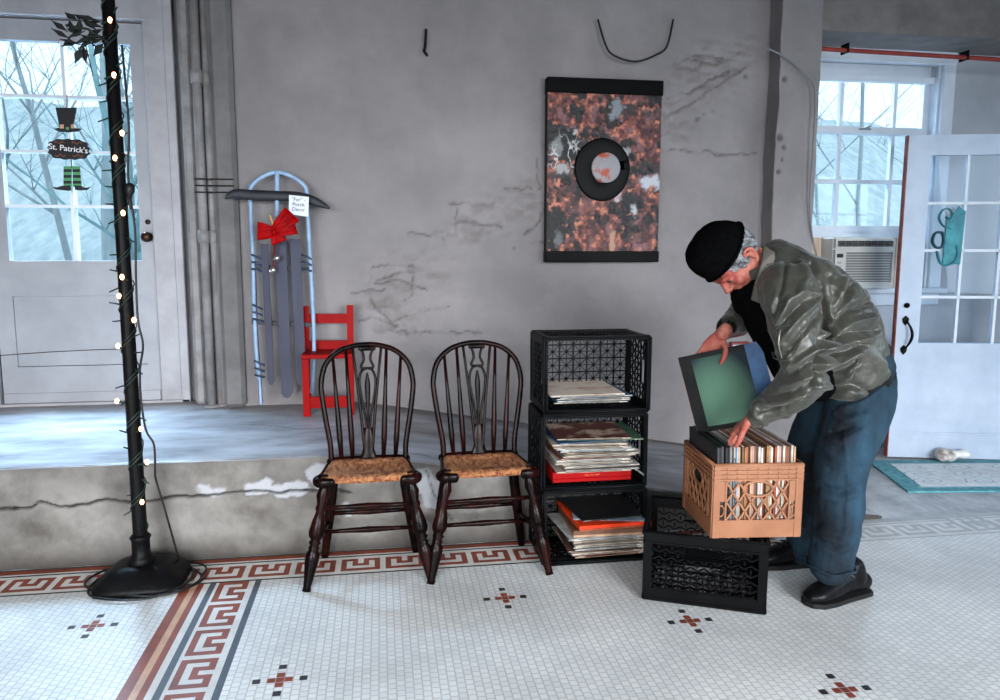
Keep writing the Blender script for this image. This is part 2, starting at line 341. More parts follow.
for (x0, y0, x1, y1, r) in [(203, 489, 218, 491, .024), (250, 488, 268, 486, .034), (280, 490, 300, 489, .04), (318, 474, 330, 486, .05), (425, 476, 432, 500, .045), (415, 488, 436, 484, .035), (345, 505, 350, 512, .02)]:
    pat = np.maximum(pat, np.clip((r-seg_dist(Q+np.stack([(fbm(P*30)-.5)*.05, (fbm(P*30+4)-.5)*.05], 1), W2([(x0, y0), (x1, y1)], YP)))/.008, 0, 1))
dark_tone = np.clip(1-P[:, 2]/(.05+.14*fbm(P*7)), 0, 1)*.9
dark_tone = np.maximum(dark_tone, np.clip((P[:, 0]-.5)/.25, 0, 1)*.85)  # face is darker along its foot, and at full height from the crates rightward
dark_tone = np.maximum(dark_tone, np.clip((fbm(P*np.array([3, 1, 4])+20)-.55)*5, 0, 1)*.35)
dark_tone = np.maximum(dark_tone, np.clip((v_-.93)*14, 0, 1)*.35)
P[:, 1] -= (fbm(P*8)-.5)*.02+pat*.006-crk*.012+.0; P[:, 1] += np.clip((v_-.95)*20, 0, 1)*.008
me.vertices.foreach_set('co', P.astype('f').ravel()); me.update(); set_attr(me, 'dark_tone', np.clip(dark_tone, 0, 1)); set_attr(me, 'crack', crk); set_attr(me, 'patch', pat*.85)
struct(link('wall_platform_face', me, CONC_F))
# ---- tiled floor with border inlay
TW = tile_mat('white_mosaic', c(212, 213, 212), c(200, 202, 203), c(172, 174, 175), .026)
cell = .0115
def plain(n, a, b=None): return mat(n, a, b or a, 9, .35, lo=.3, hi=.7)
FM = [TW, plain('rust_tessera', c(140, 66, 44), c(98, 46, 36)), plain('tan_tessera', c(196, 158, 126), c(160, 120, 96)), plain('slate_tessera', c(58, 66, 76), c(74, 82, 92)), plain('black_tessera', c(34, 32, 34), c(50, 46, 46)),
      plain('white_tessera', c(204, 204, 202), c(178, 176, 172)), plain('grey_tessera', c(168, 170, 172), c(140, 144, 148)), mat('worn_mosaic', c(186, 188, 190), c(140, 142, 146), 5, .45, bump=.1)]
fb = MB()
def fbox(x0, x1, y0, y1, m, z=0): fb.add([(x0, y0, z), (x1, y0, z), (x1, y1, z), (x0, y1, z)], [(0, 1, 2, 3)], m)
BY0, BX0 = 2.845, -.79; NR = 21; BY1 = BY0+NR*cell; NC = 26; BX1 = BX0+NC*cell
KEY = ["XXXXX.XX", "X...X.X.", "X.X.X.X.", "X.XXX.XX", "X......."]
KEY = ["XXXXXXX.", "X.....X.", "X.XXX.X.", "X.X.X.X.", "XXX.XXX."]
def rowcol(j, i, worn=False):
    """border rows from the near side; i is the column"""
    if j == 0: m = 4
    elif j in (1, 2): m = 5
    elif 3 <= j < 13: m = 1 if KEY[(j-3)//2][(i//2) % 8] == 'X' else 5
    elif j in (13, 14): m = 5
    elif j == 15: m = 4
    elif j == 16: m = 5
    elif j in (17, 18, 19): m = 1
    else: m = 4
    if worn: m = {1: 6, 4: 6, 5: 5}.get(m, m)
    return m
x = -4.6; i = 0
while x < 6.1:
    fine = -2.4 < x < 4.2
    for j in range(NR):
        if 1: fbox(x, x+cell, BY0+j*cell, BY0+(j+1)*cell, rowcol(j, i, x > 1.75))
    x += cell; i += 1
XR = x
VS = [1, 1, 1, 2, 2, 1, 1, 5, 5, 3, 3, 5]+['k']*10+[5, 5, 3, 3]
ny = int((BY0-1.2)/cell)
for j in range(ny):
    y1 = BY0-j*cell
    for q, m in enumerate(VS):
        if m == 'k': m = 1 if KEY[(q-12)//2][(j//2) % 8] == 'X' else 5
        fbox(BX0+q*cell, BX0+(q+1)*cell, y1-cell, y1, m)
YB = BY0-ny*cell
fbox(-4.6, XR, -3.1, YB, 0); fbox(-4.6, BX0, YB, BY0, 0); fbox(BX1, XR, YB, BY0, 0); fbox(-4.6, XR, BY1, 4.8, 7)
def flower(px, py):
    p = gz(px, py); t = .024; g = .026
    for dx, dy, m in [(0, 0, 1), (1, 0, 1), (-1, 0, 1), (0, 1, 1), (0, -1, 1), (2.7, 0, 4), (-2.7, 0, 4), (0, 2.7, 4), (0, -2.7, 4)]:
        fbox(p.x+dx*g-t/2, p.x+dx*g+t/2, p.y+dy*g-t/2, p.y+dy*g+t/2, m, .0006)
for q in [(505, 598), (690, 621), (93, 626), (800, 556), (845, 690), (280, 680)]: flower(*q)
# ornament lines in the worn mosaic near the door
for k in range(4):
    a, b = gz(905+k*9, 497+k*0), gz(962+k*12, 528+k*0); fb.prism([(0, 0), (1, 0), (1, 1), (0, 1)], a+Vector((0, 0, .0004)), b-a, Vector((.02, 0, 0)), (0, 0, .0003), 6)
    a, b = gz(868, 466+k*4), gz(900, 478+k*5); fb.prism([(0, 0), (1, 0), (1, 1), (0, 1)], a+Vector((0, 0, .0004)), b-a, Vector((0, .012, 0)), (0, 0, .0003), 6)
struct(fb.build('floor', FM))
# ---- left door (fixed in the back wall)
def frame_rect(mb, x0, x1, z0, z1, w, y0, y1, mi=0):
    mb.box(x0, x1, y0, y1, z0, z0+w, mi); mb.box(x0, x1, y0, y1, z1-w, z1, mi); mb.box(x0, x0+w, y0, y1, z0+w, z1-w, mi); mb.box(x1-w, x1, y0, y1, z0+w, z1-w, mi)
GX0, GX1, GZ0, GZ1 = -2.05, -1.352, 1.253, 2.445
mb = MB(); y0, y1 = YD+.0, YD+.045
mb.box(DX0+.005, GX0, y0, y1, DZ0+.012, DZ1-.005); mb.box(GX1, DX1-.006, y0, y1, DZ0+.012, DZ1-.005); mb.box(GX0, GX1, y0, y1, GZ1, DZ1-.005)
mb.box(GX0, GX1, y0, y1, 1.055, GZ0); mb.box(GX0, GX1, y0+.012, y1, .655, 1.052); mb.box(GX0, GX1, y0, y1, .50, .652); mb.box(GX0-.08, GX1+.065, y0-.012, y1, .445, .50)
d = struct(mb.build('door_1', mat('door_white', c(156, 158, 164), c(140, 142, 148), 3, .45, bump=.1, bscale=12)))
mb = MB(); mb.box(-1.702-.009, -1.702+.009, y0-.004, y1, GZ0, GZ1)
for z in (1.557, 1.855, 2.152): mb.box(GX0, GX1, y0-.003, y1, z-.008, z+.008)
mb.build('muntin', WHITE2, d)
mb = MB(); mb.box(GX0, GX1, y0+.02, y0+.024, GZ0, GZ1); mb.build('glass', GLASS, d)
kn = at(148.5, 237, YD); kh = at(148, 222, YD); BRN = mat('dark_bronze', c(62, 40, 30), c(40, 26, 22), 20, .35, .7)
mb = MB(); mb.lathe([(0, .026), (.1, .026), (.12, .012), (.5, .012), (.55, .024), (.8, .03), (1, .018)], kn, kn-Vector((0, .06, 0))); mb.build('door_knob', BRN, d)
mb = MB(); mb.lathe([(0, .014), (.7, .014), (1, .008)], kh, kh-Vector((0, .012, 0))); mb.build('keyhole', BRN, d)
mb = MB(); pts = [at(x, y, YD-.001) for x, y in [(-5, 356), (20, 354), (50, 352), (90, 350), (122, 349)]]; mb.tube(pts, .0022, 6); mb.build('crack_line', BRN, d)
mb = MB(); mb.box(DX1, -1.112, YD-.035, YD+.02, .43, 2.72, bev=.006); mb.box(DX0-.16, DX0, YD-.035, YD+.02, .43, 2.72, bev=.006); mb.box(DX0-.16, -1.112, YD-.04, YD+.02, 2.565, 2.73, bev=.006); mb.box(-1.16, -1.112, YD-.05, YD-.03, .43, 2.72, bev=.004)
mb.box(DX0-.1, -1.112, YD-.05, YD+.1, .432, .446)
struct(mb.build('trim_1', WHITE))
# corner boards and pilaster next to door
mb = MB(); mb.box(-1.06, -.99, YD-.16, YD-.02, .43, 3, bev=.02); struct(mb.build('trim_2', PIPE))
mb = MB(); mb.box(-.885, -.765, YM-.05, YD, .43, 3, bev=.022); struct(mb.build('trim_3', mat('grey_pilaster', c(112, 110, 110), c(92, 90, 90), 5, .7, bump=.2)))
def pipe(x, y, r, label):
    t = thing('wall_pipe', (x, y, .43), label, 'pipe'); mb = MB(); mb.tube([(x, y, .43), (x, y, 3.0)], r, 16, cap=False); mb.build('pipe_run', PIPE, t)
    for z in (1.35, 2.2):
        mb = MB(); mb.lathe([(0, r), (.02, r+.008), (.5, r+.01), (.98, r+.008), (1, r)], (x, y, z), (x, y, z+.07), 16); mb.build('coupling', PIPE, t)
    mb = MB(); mb.lathe([(0, r+.03), (.6, r+.03), (1, r)], (x, y, .436), (x, y, .45), 18); mb.build('floor_flange', PIPE, t)
    return t
pipe(-.955, YM-.02, .024, 'pale vertical pipe nearer the door in the corner'); pipe(-.912, YM+.01, .019, 'pale vertical pipe beside the grey pilaster')
mb = MB()
for z in (1.62, 1.655, 1.69): mb.box(-.985, -.78, YM-.055, YM-.045, z, z+.008)
sg(mb.build('pipe_strap', BLACK), 'thin dark straps across the pipes and pilaster', 'strap')
# ---- window on right
sy = YW+.09
def gx(px, py=150): return at(px, py, sy).x
def gzz(py, px=865): return at(px, py, sy).z
mb = MB(); a0, a1, z0, z1 = gx(795), gx(927), gzz(236), gzz(72)
xs = [gx(817)-.06, gx(838), gx(891), gx(918)]; rows = [(gzz(79), gzz(128)), (gzz(135), gzz(180)), (gzz(184), gzz(226))]
wd = struct(MB().build('window_1', WHITE2)) if 0 else None
mb.box(WX0, xs[0], sy-.02, sy+.02, z0, WZ1); mb.box(xs[3], WX1, sy-.02, sy+.02, z0, WZ1); mb.box(xs[0], xs[3], sy-.02, sy+.02, rows[0][0], WZ1)
mb.box(xs[0], xs[3], sy-.045, sy+.02, rows[1][0], rows[0][1]); mb.box(xs[0], xs[3], sy-.02, sy+.02, z0, rows[2][1])
mb.box(xs[3]+.05, xs[3]+.075, sy-.06, sy-.02, z0, WZ1-.08); mb.box(xs[0], xs[3]+.05, sy-.06, sy-.02, WZ1-.12, WZ1-.08)
mb.box(WX0+.04, WX1-.04, sy-.05, sy+.02, z0-.012, z0+.012)
wd = struct(mb.build('window_1', WHITE2))
mb = MB()
for q in (xs[1], xs[2]): mb.box(q-.012, q+.012, sy-.015, sy+.015, rows[2][1], rows[0][0])
mb.box(xs[0], xs[3], sy-.018, sy+.018, rows[2][1]+0 if 0 else rows[2][0], rows[1][1]) if 0 else mb.box(xs[0], xs[3], sy-.019, sy+.019, min(rows[2][0], rows[1][1]), max(rows[2][0], rows[1][1])); mb.build('muntin', WHITE2, wd)
mb = MB(); mb.box(xs[0], xs[3], sy+.002, sy+.006, rows[2][1], rows[0][0]); mb.build('glass', GLASS, wd)
q = at(865, 130, sy-.05); mb = MB(); mb.box(q.x-.04, q.x+.04, q.y-.01, q.y+.02, q.z+.0, q.z+.012, bev=.003); mb.tube([q+Vector((-.01, 0, .01)), q+Vector((.03, -.01, .024))], .006, 8); mb.build('sash_lock', mat('dull_steel', c(130, 135, 140), None, rough=.4, metal=.6), wd)
mb = MB(); mb.box(WX1-.02, WX1+.07, YW-.03, YW+.02, 1.02, WZ1+.07, bev=.006); mb.box(WX0-.1, WX1+.07, YW-.035, YW+.02, WZ1-.01, WZ1+.08, bev=.006); mb.box(WX0-.06, WX1+.1, YW-.07, YW+.05, 1.02, 1.06, bev=.008); mb.box(WX0-.04, WX1+.07, YW-.02, YW+.02, .94, 1.02, bev=.004)
mb.box(WX1-.035, WX1, YW, YW+.16, 1.06, WZ1); mb.box(WX0, WX0+.02, YW, YW+.16, 1.06, WZ1)
struct(mb.build('trim_4', WHITE2))
# beam + red pipe above window
mb = MB(); mb.box(2.55, 6.1, YM-.05, YW, 2.62, 3.0); struct(mb.build('ceiling_beam', mat('beam_grey', c(128, 122, 120), c(104, 98, 96), 4, .8, bump=.2)))
mb = MB(); mb.box(2.3, 6.1, 3.2, YM+.0, 2.86, 3.0)
a, b = at(800, 47.5, 4.1), at(957, 57, 4.1); dd = (b-a).normalized()
t = thing('sprinkler_pipe', (a.x, a.y, a.z), 'thin red pipe running along the beam above the window', 'pipe'); mb = MB(); mb.tube([a, b+dd*1.6], .013, 10); mb.build('pipe_run', mat('red_oxide', c(150, 52, 40), c(110, 40, 34), 10, .5), t)
mb = MB()
for k in (.3, 1.1, 1.9): p = a+dd*k; mb = MB(); mb.box(p.x-.005, p.x+.005, p.y-.018, p.y+.05, p.z-.016, p.z+.04); mb.build('pipe_hanger', BLACK, t)
# cables
GREYC = mat('grey_cable', c(120, 122, 126), None, rough=.5); BLK = mat('black_rubber', c(14, 14, 15), c(22, 22, 24), 20, .45)
def cable(name, pts, r, m, label, cat='cable', k=6):
    mb = MB(); mb.tube(pts, r, 8, k=k); return sg(mb.build(name, m), label, cat)
cable('wall_cable', [at(765, 47, 4.05), at(790, 60, 4.04), at(806, 75, 4.03), at(815, 92, 4.02), at(813, 150, 4.02), at(810, 200, 4.04), at(812, 235, 4.06), at(818, 262, 4.1), at(822, 285, 4.15), at(822, 330, 4.2)], .005, GREYC, 'thin grey cable running down the pillar edge beside the window')
cable('hanging_cable', [at(598, 20, 4.16), at(606, 46, 4.15), at(615, 56, 4.13), at(636, 61.5, 4.12), at(656, 55, 4.13), at(667, 46, 4.15), at(673, 20, 4.16)], .006, BLK, 'black cable looping down from above the painting')
mb = MB(); mb.tube([at(426, 30, 4.16), at(425, 47, 4.15), at(424, 51, 4.13), at(427, 55, 4.12)], .008, 8, k=3); sg(mb.build('wall_hook', BLK), 'small black hook hanging at the top of the plaster wall', 'hook')
# ================================================================== OBJECTS
# ---- window air conditioner
ya = YW-.12; a = at(836, 237, ya); b = at(893, 283, ya); x0, x1, z1, z0 = a.x, b.x, a.z, 1.062
BEI = mat('ac_beige', c(196, 194, 188), c(182, 180, 174), 6, .5); GRL = mat('ac_grille', c(118, 116, 114), None, rough=.6); DRK = mat('ac_dark', c(38, 38, 40), None, rough=.6)
t = thing('air_conditioner', ((x0+x1)/2, YW, z0), 'beige window air conditioner sitting in the lower sash opening', 'air conditioner')
mb = MB(); mb.box(x0, x1, ya+.02, YW+.3, z0, z1, bev=.01); mb.build('housing', BEI, t)
h = z1-z0; zl = z0+h*.78; xs_ = x0+(x1-x0)*.16
mb = MB(); frame_rect(mb, x0+.004, x1-.004, zl, z1-.012, .012, ya, ya+.025); frame_rect(mb, xs_, x1-.004, z0+.03, zl-.01, .012, ya, ya+.025); mb.box(x0+.004, xs_, ya, ya+.025, z0+.03, zl-.01); mb.box(x0+.004, x1-.004, ya+.004, ya+.025, z0, z0+.03); mb.build('front_frame', BEI, t)
mb = MB(); mb.box(x0+.016, x1-.016, ya+.018, ya+.024, zl+.01, z1-.02)
mb.build('outlet_recess', DRK, t)
mb = MB(); 
for k in range(3): z = zl+.022+k*(z1-zl-.03)/3; mb.bar((x0+.016, ya+.01, z), (x1-.016, ya+.01, z), .002, .014, (0, 1, .5))
for k in range(9): xx = x0+.03+(x1-x0-.06)*k/8; mb.box(xx-.0012, xx+.0012, ya+.006, ya+.018, zl+.012, z1-.022)
mb.build('outlet_vane', GRL, t)
mb = MB(); mb.box(xs_+.012, x1-.016, ya+.016, ya+.024, z0+.042, zl-.02); mb.build('grille_backing', GRL, t)
mb = MB()
for k in range(12): z = z0+.05+k*(zl-z0-.075)/11; mb.box(xs_+.012, x1-.016, ya+.006, ya+.016, z, z+.0045)
mb.build('intake_grille', BEI, t)
mb = MB(); mb.box(x0+.014, xs_-.012, ya-.003, ya+.002, zl-.06, zl-.035); mb.build('control_display', DRK, t); mb = MB(); mb.box(x0+.014, xs_-.014, ya-.003, ya+.002, z0+.05, z0+.06); mb.build('status_window', DRK, t)
mb = MB()
for k in range(4): mb.box(x0+.02, xs_-.02, ya-.003, ya+.002, z0+.08+k*.028, z0+.095+k*.028, bev=.002)
mb.build('control_button', WHITE, t)
mb = MB(); xl = WX0+.02
n = 14; w = (x0-xl)/n
for k in range(n): mb.box(xl+k*w, xl+(k+.5)*w, YW+.03, YW+.04, z0, z1); mb.box(xl+(k+.5)*w, xl+(k+1)*w, YW+.038, YW+.048, z0, z1)
sg(mb.build('filler_panel', mat('warm_filler', c(214, 196, 178), None, rough=.7)), 'warm cream accordion filler panel left of the air conditioner', 'panel')
mb = MB(); w = (WX1-x1-.035)/8
for k in range(8): mb.box(x1+k*w, x1+(k+.5)*w, YW+.03, YW+.04, z0, z1); mb.box(x1+(k+.5)*w, x1+(k+1)*w, YW+.038, YW+.048, z0, z1)
sg(mb.build('filler_panel', MATS['warm_filler']), 'accordion filler panel right of the air conditioner, half hidden by the door', 'panel')
# ---- open glazed door at right (leaf stands facing the camera)
A = Vector((3.172, 4.05, .012)); ang = -math.radians(14); DW = .92; DH = 1.99
t = thing('glazed_door', A, 'open white door with small glass panes and black pull handle', 'door', rz=ang)
def dbox(mb, x0, x1, z0, z1, y0=-.02, y1=.02, mi=0, **k): mb.box(x0, x1, y0, y1, z0, z1, mi, **k)
mb = MB(); g0, g1, gz0, gz1 = .135, DW-.13, .73, 1.87
dbox(mb, 0, g0, 0, DH); dbox(mb, g1, DW, 0, DH); dbox(mb, g0, g1, gz1, DH); dbox(mb, g0, g1, .53, gz0); dbox(mb, g0, g1, 0, .15)
mb.build('door_frame', mat('door_blue_white', c(184, 196, 212), c(166, 179, 197), 4, .42, bump=.05), t, world=False)
mb = MB(); dbox(mb, g0, g1, .15, .53, -.006, .012); frame_rect(mb, g0+.0, g1-.0, .15, .53, .012, -.014, -.004); mb.build('lower_panel', MATS['door_blue_white'], t, world=False)
mb = MB()
for k in (1, 2): x = g0+(g1-g0)*k/3; dbox(mb, x-.008, x+.008, gz0, gz1, -.014, .014)
for k in (1, 2, 3): z = gz0+(gz1-gz0)*k/4; dbox(mb, g0, g1, z-.008, z+.008, -.014, .014)
mb.build('muntin', WHITE2, t, world=False)
mb = MB(); dbox(mb, g0, g1, gz0, gz1, -.002, .002); mb.build('glass', GLASS, t, world=False)
mb = MB(); dbox(mb, -.006, 0, 0, DH, -.02, .02); mb.build('edge_strip', mat('red_edge', c(150, 78, 64), c(110, 52, 44), 20, .7), t, world=False)
mb = MB(); mb.lathe([(0, .017), (.4, .017), (.5, .012), (1, .012)], (.052, -.02, .963), (.052, -.035, .963)); mb.lathe([(0, .006), (1, .004)], (.052, -.035, .963), (.052, -.045, .963)); mb.build('deadbolt', BLACK, t, world=False)
mb = MB(); mb.tube([(.052, -.025, .865), (.058, -.05, .85), (.07, -.065, .815), (.075, -.068, .775), (.066, -.06, .735), (.054, -.045, .705), (.045, -.024, .688)], [.007, .006, .008, .009, .008, .006, .007], 10, k=3)
for z in (.868, .685): mb.prism([(-.016, -.012), (0, -.03), (.016, -.012), (.02, .012), (0, .032), (-.02, .012)], (.05, -.021, z), (1, 0, 0), (0, 0, 1), (0, -.005, 0))
mb.build('pull_handle', BLACK, t, world=False)
# teal scroll ornament hanging on the door
def ld(px, py):       # point on door leaf from the photo, in leaf coordinates
    r = ray(px, py); n = Vector((math.sin(-ang), math.cos(ang), 0)); n = Vector((-math.sin(ang), math.cos(ang), 0)); s = (A-Vector((0, 0, CH))).dot(n)/r.dot(n); p = Vector((0, 0, CH))+r*s-A
    return Vector((p.x*math.cos(-ang)-p.y*math.sin(-ang), 0, p.z))
def door_pt(px, py, off): q = ld(px, py); c_, s_ = math.cos(ang), math.sin(ang); y = off; return A+Vector((q.x*c_-y*s_, q.x*s_+y*c_, q.z))
t2 = thing('scroll_ornament', door_pt(945, 235, -.03), 'teal metal scroll ornament hanging on the glass of the open door', 'ornament')
TEAL = mat('teal_metal', c(52, 150, 158), c(30, 104, 118), 12, .4); TEALD = mat('dark_teal', c(20, 62, 74), None, rough=.4)
mb = MB(); mb.tube([door_pt(x, y, -.035) for x, y in [(948, 229), (940, 226), (936, 218), (939, 211), (945, 209), (949, 214), (946, 220), (943, 217)]], (.004, .012), 8, k=4, up=(0, 1, 0)); mb.build('upper_scroll', TEAL, t2)
mb = MB(); mb.tube([door_pt(x, y, -.035) for x, y in [(934, 252), (937, 262), (943, 265), (950, 262), (954, 254), (953, 246)]], (.007, .012), 8, k=4, up=(0, 1, 0)); mb.build('lower_scroll', TEAL, t2)
mb = MB(); mb.tube([door_pt(x, y, -.04) for x, y in [(939, 233), (932, 233), (929, 241), (932, 247), (938, 247), (940, 240), (939, 233)]], (.008, .012), 8, k=3, up=(0, 1, 0)); mb.build('ring', TEALD, t2)
mb = MB(); mb.prism([(-.05, -.17), (.05, -.18), (.06, .14), (.02, .17), (-.01, .12), (-.045, .1)], door_pt(950, 235, -.03), Vector((math.cos(ang), math.sin(ang), 0)), (0, 0, 1), Vector((0, -.008, 0))); mb.build('body_plate', TEAL, t2)
# crumpled rag at the door foot
q = gz(938, 458, .0)
mb = MB()
for k in range(9): mb.ball((q.x+random.uniform(-.07, .07), q.y-.09+random.uniform(-.03, .03), .03+random.uniform(0, .03)), (random.uniform(.03, .05), .035, random.uniform(.02, .035)), 10)
me = remesh(mb, .006, 3, lambda co, no: (np.abs(fbm(co*28)-.5)*-.05+.01))
m = mat('white_rag', c(224, 224, 222), c(120, 104, 90), 9, .8, bump=.3, lo=.45, hi=.7)
sg(link('crumpled_rag', me, m), 'crumpled white and brown rag lying at the foot of the open door', 'rag')
# door mat
p = [gz(868, 462), gz(908, 493), gz(868, 462)+Vector((.98, -.13, 0)), gz(908, 493)+Vector((.98, -.13, 0))]
o_, u_, v_ = p[1], (p[3]-p[1]), (p[0]-p[1])
t = thing('door_mat', o_, 'pale mat with teal border on the floor in front of the open door', 'mat')
mb = MB(); mb.prism([(0, 0), (1, 0), (1, 1), (0, 1)], o_+Vector((0, 0, .001)), u_, v_, (0, 0, .009)); mb.build('teal_border', mat('mat_teal', c(104, 164, 172), c(70, 128, 140), 30, .9, bump=.4, bscale=200), t)
mb = MB(); mb.prism([(.11, .14), (.89, .14), (.89, .86), (.11, .86)], o_+Vector((0, 0, .008)), u_, v_, (0, 0, .004)); mb.build('pale_center', mat('mat_pale', c(222, 226, 228), c(196, 202, 206), 30, .9, bump=.3, bscale=200), t)
mb = MB()
for k in range(9):
    cx, cy = .2+.6*(k % 3)/2, .28+.45*(k//3)/2; pts = []
    for j in range(14): a_ = j*.75; r_ = .012+.006*j; pts.append(o_+u_*(cx+r_*math.cos(a_)*1.1)+v_*(cy+r_*math.sin(a_)*1.3)+Vector((0, 0, .0125)))
    mb = MB(); mb.tube(pts, (.004, .001), 6, up=(0, 0, 1)); mb.build('scroll_pattern', mat('mat_scroll', c(158, 176, 186), None, rough=.9), t)
mb = MB(); mb.prism([(.09, .115), (.91, .115), (.91, .14), (.09, .14)], o_+Vector((0, 0, .009)), u_, v_, (0, 0, .002)); mb.prism([(.09, .86), (.91, .86), (.91, .885), (.09, .885)], o_+Vector((0, 0, .009)), u_, v_, (0, 0, .002)); mb.build('inner_stripe', MATS['mat_scroll'], t)
# ---- abstract painting
x0, x1, z0, z1 = .950, 1.640, 1.243, 2.287; yp = YM-.075
t = thing('abstract_painting', ((x0+x1)/2, YM-.04, z0), 'rust red abstract painting with a black ring between black top and bottom bars', 'painting')
nx, nz = 210, 300
me, P = grid(np.linspace(x0+.006, x1-.006, nx), np.linspace(z0+.06, z1-.08, nz), lambda u, v: np.stack([u, np.full_like(u, yp), v], 1))
p2 = np.stack([P[:, 0], np.zeros(len(P)), P[:, 2]], 1); n1 = fbm(p2*9+3, 6); n2 = fbm(p2*38+40, 6); n3 = fbm(p2*np.array([18, 1, 12])+90, 5); n4 = fbm(p2*5+130, 4)
def lerp(a, b, t): t = np.clip(t, 0, 1)[:, None]; return a*(1-t)+b*t
C3 = lambda *v: np.array(c(*v)[:3])
colr = lerp(C3(64, 36, 38)[None], C3(140, 78, 66)[None], (n2-.38)*3.2); colr = lerp(colr, C3(118, 82, 84)[None], (n3-.52)*5); colr = lerp(colr, C3(48, 42, 44)[None], (n1-.55)*7); colr = lerp(colr, C3(186, 118, 92)[None], (n2-.62)*8); colr = lerp(colr, C3(26, 22, 24)[None], (fbm(p2*14+300, 6)-.60)*14)
px2 = proj(P)
def spot(x, y, rx, ry, jag=.9): return 1.6-np.sqrt(((px2[:, 0]-x)/rx)**2+((px2[:, 1]-y)/ry)**2)*1.0-(n2-.5)*jag*3
g = (n3-.5)*9
for (x, y, rx, ry, cl) in [(570, 146, 22, 15, (20, 19, 20)), (556, 148, 5, 7, (120, 120, 122)), (562, 168, 6, 4, (150, 150, 152)), (585, 155, 10, 14, (30, 30, 32)), (553, 232, 9, 26, (18, 17, 18)), (558, 240, 3, 6, (96, 96, 100)), (575, 110, 8, 6, (30, 28, 30)),
                           (610, 108, 4, 16, (26, 20, 20)), (616, 110, 5, 7, (118, 124, 132)), (650, 182, 8, 5, (170, 174, 182)), (632, 172, 12, 4, (30, 28, 30)), (630, 206, 10, 10, (24, 22, 24)), (634, 210, 3, 4, (170, 174, 178)), (616, 192, 4, 6, (180, 164, 170)),
                           (549, 130, 5, 10, (24, 22, 24)), (576, 132, 2, 2, (160, 160, 160)), (625, 152, 4, 3, (140, 140, 142)), (612, 240, 2, 8, (170, 130, 105)), (596, 150, 16, 8, (30, 26, 28))]:
    s_ = np.clip(spot(x, y, rx, ry)*1.5, 0, 1); colr = colr*(1-s_[:, None])+C3(*cl)[None]*s_[:, None]
w_ = np.clip(np.abs(n3-.5)*-30+1, 0, 1)*np.clip(spot(565, 158, 16, 20, .1), 0, 1); colr = lerp(colr, C3(200, 200, 202)[None], w_)
P[:, 1] -= n2*.006; me.vertices.foreach_set('co', P.astype('f').ravel()); me.update()
at_ = me.color_attributes.new('paint', 'FLOAT_COLOR', 'POINT'); at_.data.foreach_set('color', np.concatenate([colr, np.ones((len(P), 1))], 1).astype('f').ravel())
m = mat('abstract_paint', c(150, 80, 70), rough=.5); a_ = m.node_tree.nodes.new('ShaderNodeAttribute'); a_.attribute_name = 'paint'; m.node_tree.links.new(a_.outputs['Color'], m.node_tree.nodes['Principled BSDF'].inputs['Base Color'])
link('canvas', me, m, t)
mb = MB(); mb.box(x0+.004, x1-.004, yp+.004, YM-.02, z0+.02, z1-.02); mb.build('backing_board', BLACK, t)
mb = MB(); mb.box(x0, x1, yp-.012, YM-.02, z1-.085, z1, bev=.004); mb.build('top_bar', BLACKP, t)
mb = MB(); mb.box(x0, x1, yp-.012, YM-.02, z0, z0+.065, bev=.004); mb.build('bottom_bar', BLACKP, t)
cr = at(601, 171, yp); mb = MB(); pts = []
for k in range(35): an = 2*PI*k/32; pts.append((cr.x+.004+.114*math.cos(an)*(1+.03*math.sin(3*an)), yp-.010, cr.z+.006+.128*math.sin(an)))
mb.tube(pts, (.052, .008), 10, up=(0, 1, 0), cap=False); mb.build('black_ring', mat('glossy_black_paint', c(8, 8, 9), c(12, 12, 13), 20, .6, spec=.15), t)
mb = MB(); q = at(605, 168, yp); mb.lathe([(0, .086), (.9, .086), (1, .08)], q, q-Vector((0, .022, 0)), 28)
m = mat('marbled_disc', c(140, 138, 142), c(160, 72, 48), 9, .5, lo=.52, hi=.6); mb.build('pale_disc', m, t)
# ---- sled leaning on wall
SB = mat('sled_slate', c(62, 64, 82), c(48, 50, 66), 12, .6, stretch=(1, 1, .2)); SI = mat('sled_iron_blue', c(150, 178, 208), c(126, 152, 184), 12, .45); SD = mat('sled_dark', c(36, 38, 46), c(24, 26, 32), 14, .5)
t = thing('wooden_sled', (-.54, 3.98, .43), 'old wooden sled with red bow standing upright against the wall', 'sled')
def sp(px, py, off=0):   # leaning plane: y from 3.93 at the foot to 4.12 at the top
    p = at(px, py, 4.03)
    for _ in range(3): p = at(px, py, 3.95+(p.z-.43)/1.3*.16-off)
    return p
for (xa, xb, ya_, yb) in [(261, 268, 250, 385), (275, 286, 240, 398), (290, 300, 245, 385)]:
    w = (at(xb, 300, 4).x-at(xa, 300, 4).x)
    # board as a long plank with rounded foot
    a0 = sp((xa+xb)/2+0, ya_-6); a1 = sp((xa+xb)/2+7, yb)
    L_ = (a0-a1); prof = [(-w/2, .03), (-w*.3, .008), (0, 0), (w*.3, .008), (w/2, .03), (w/2, L_.length), (-w/2, L_.length)]
    mb = MB(); mb.prism(prof, a1, (1, 0, 0), L_.normalized(), (0, -.014, 0)); mb.build('deck_slat', SB, t)
def rod(name, pts, r, m, off=0): mb = MB(); mb.tube([sp(x, y, off) for x, y in pts], r, 8, k=3); return mb.build(name, m, t)
rod('front_bow', [(250, 200), (251, 187), (262, 177), (277, 172), (293, 177), (306, 188), (306, 202)], .0115, SI, .03)
rod('tow_bar', [(277, 173), (277, 215)], .012, SI, .035)
rod('runner', [(250, 186), (251, 220), (253, 255), (254, 300), (256, 345), (259, 378)], .011, SI, -.02); rod('runner', [(306, 188), (308, 220), (310, 255), (313, 310), (314, 350), (312, 392)], .011, SI, -.02)
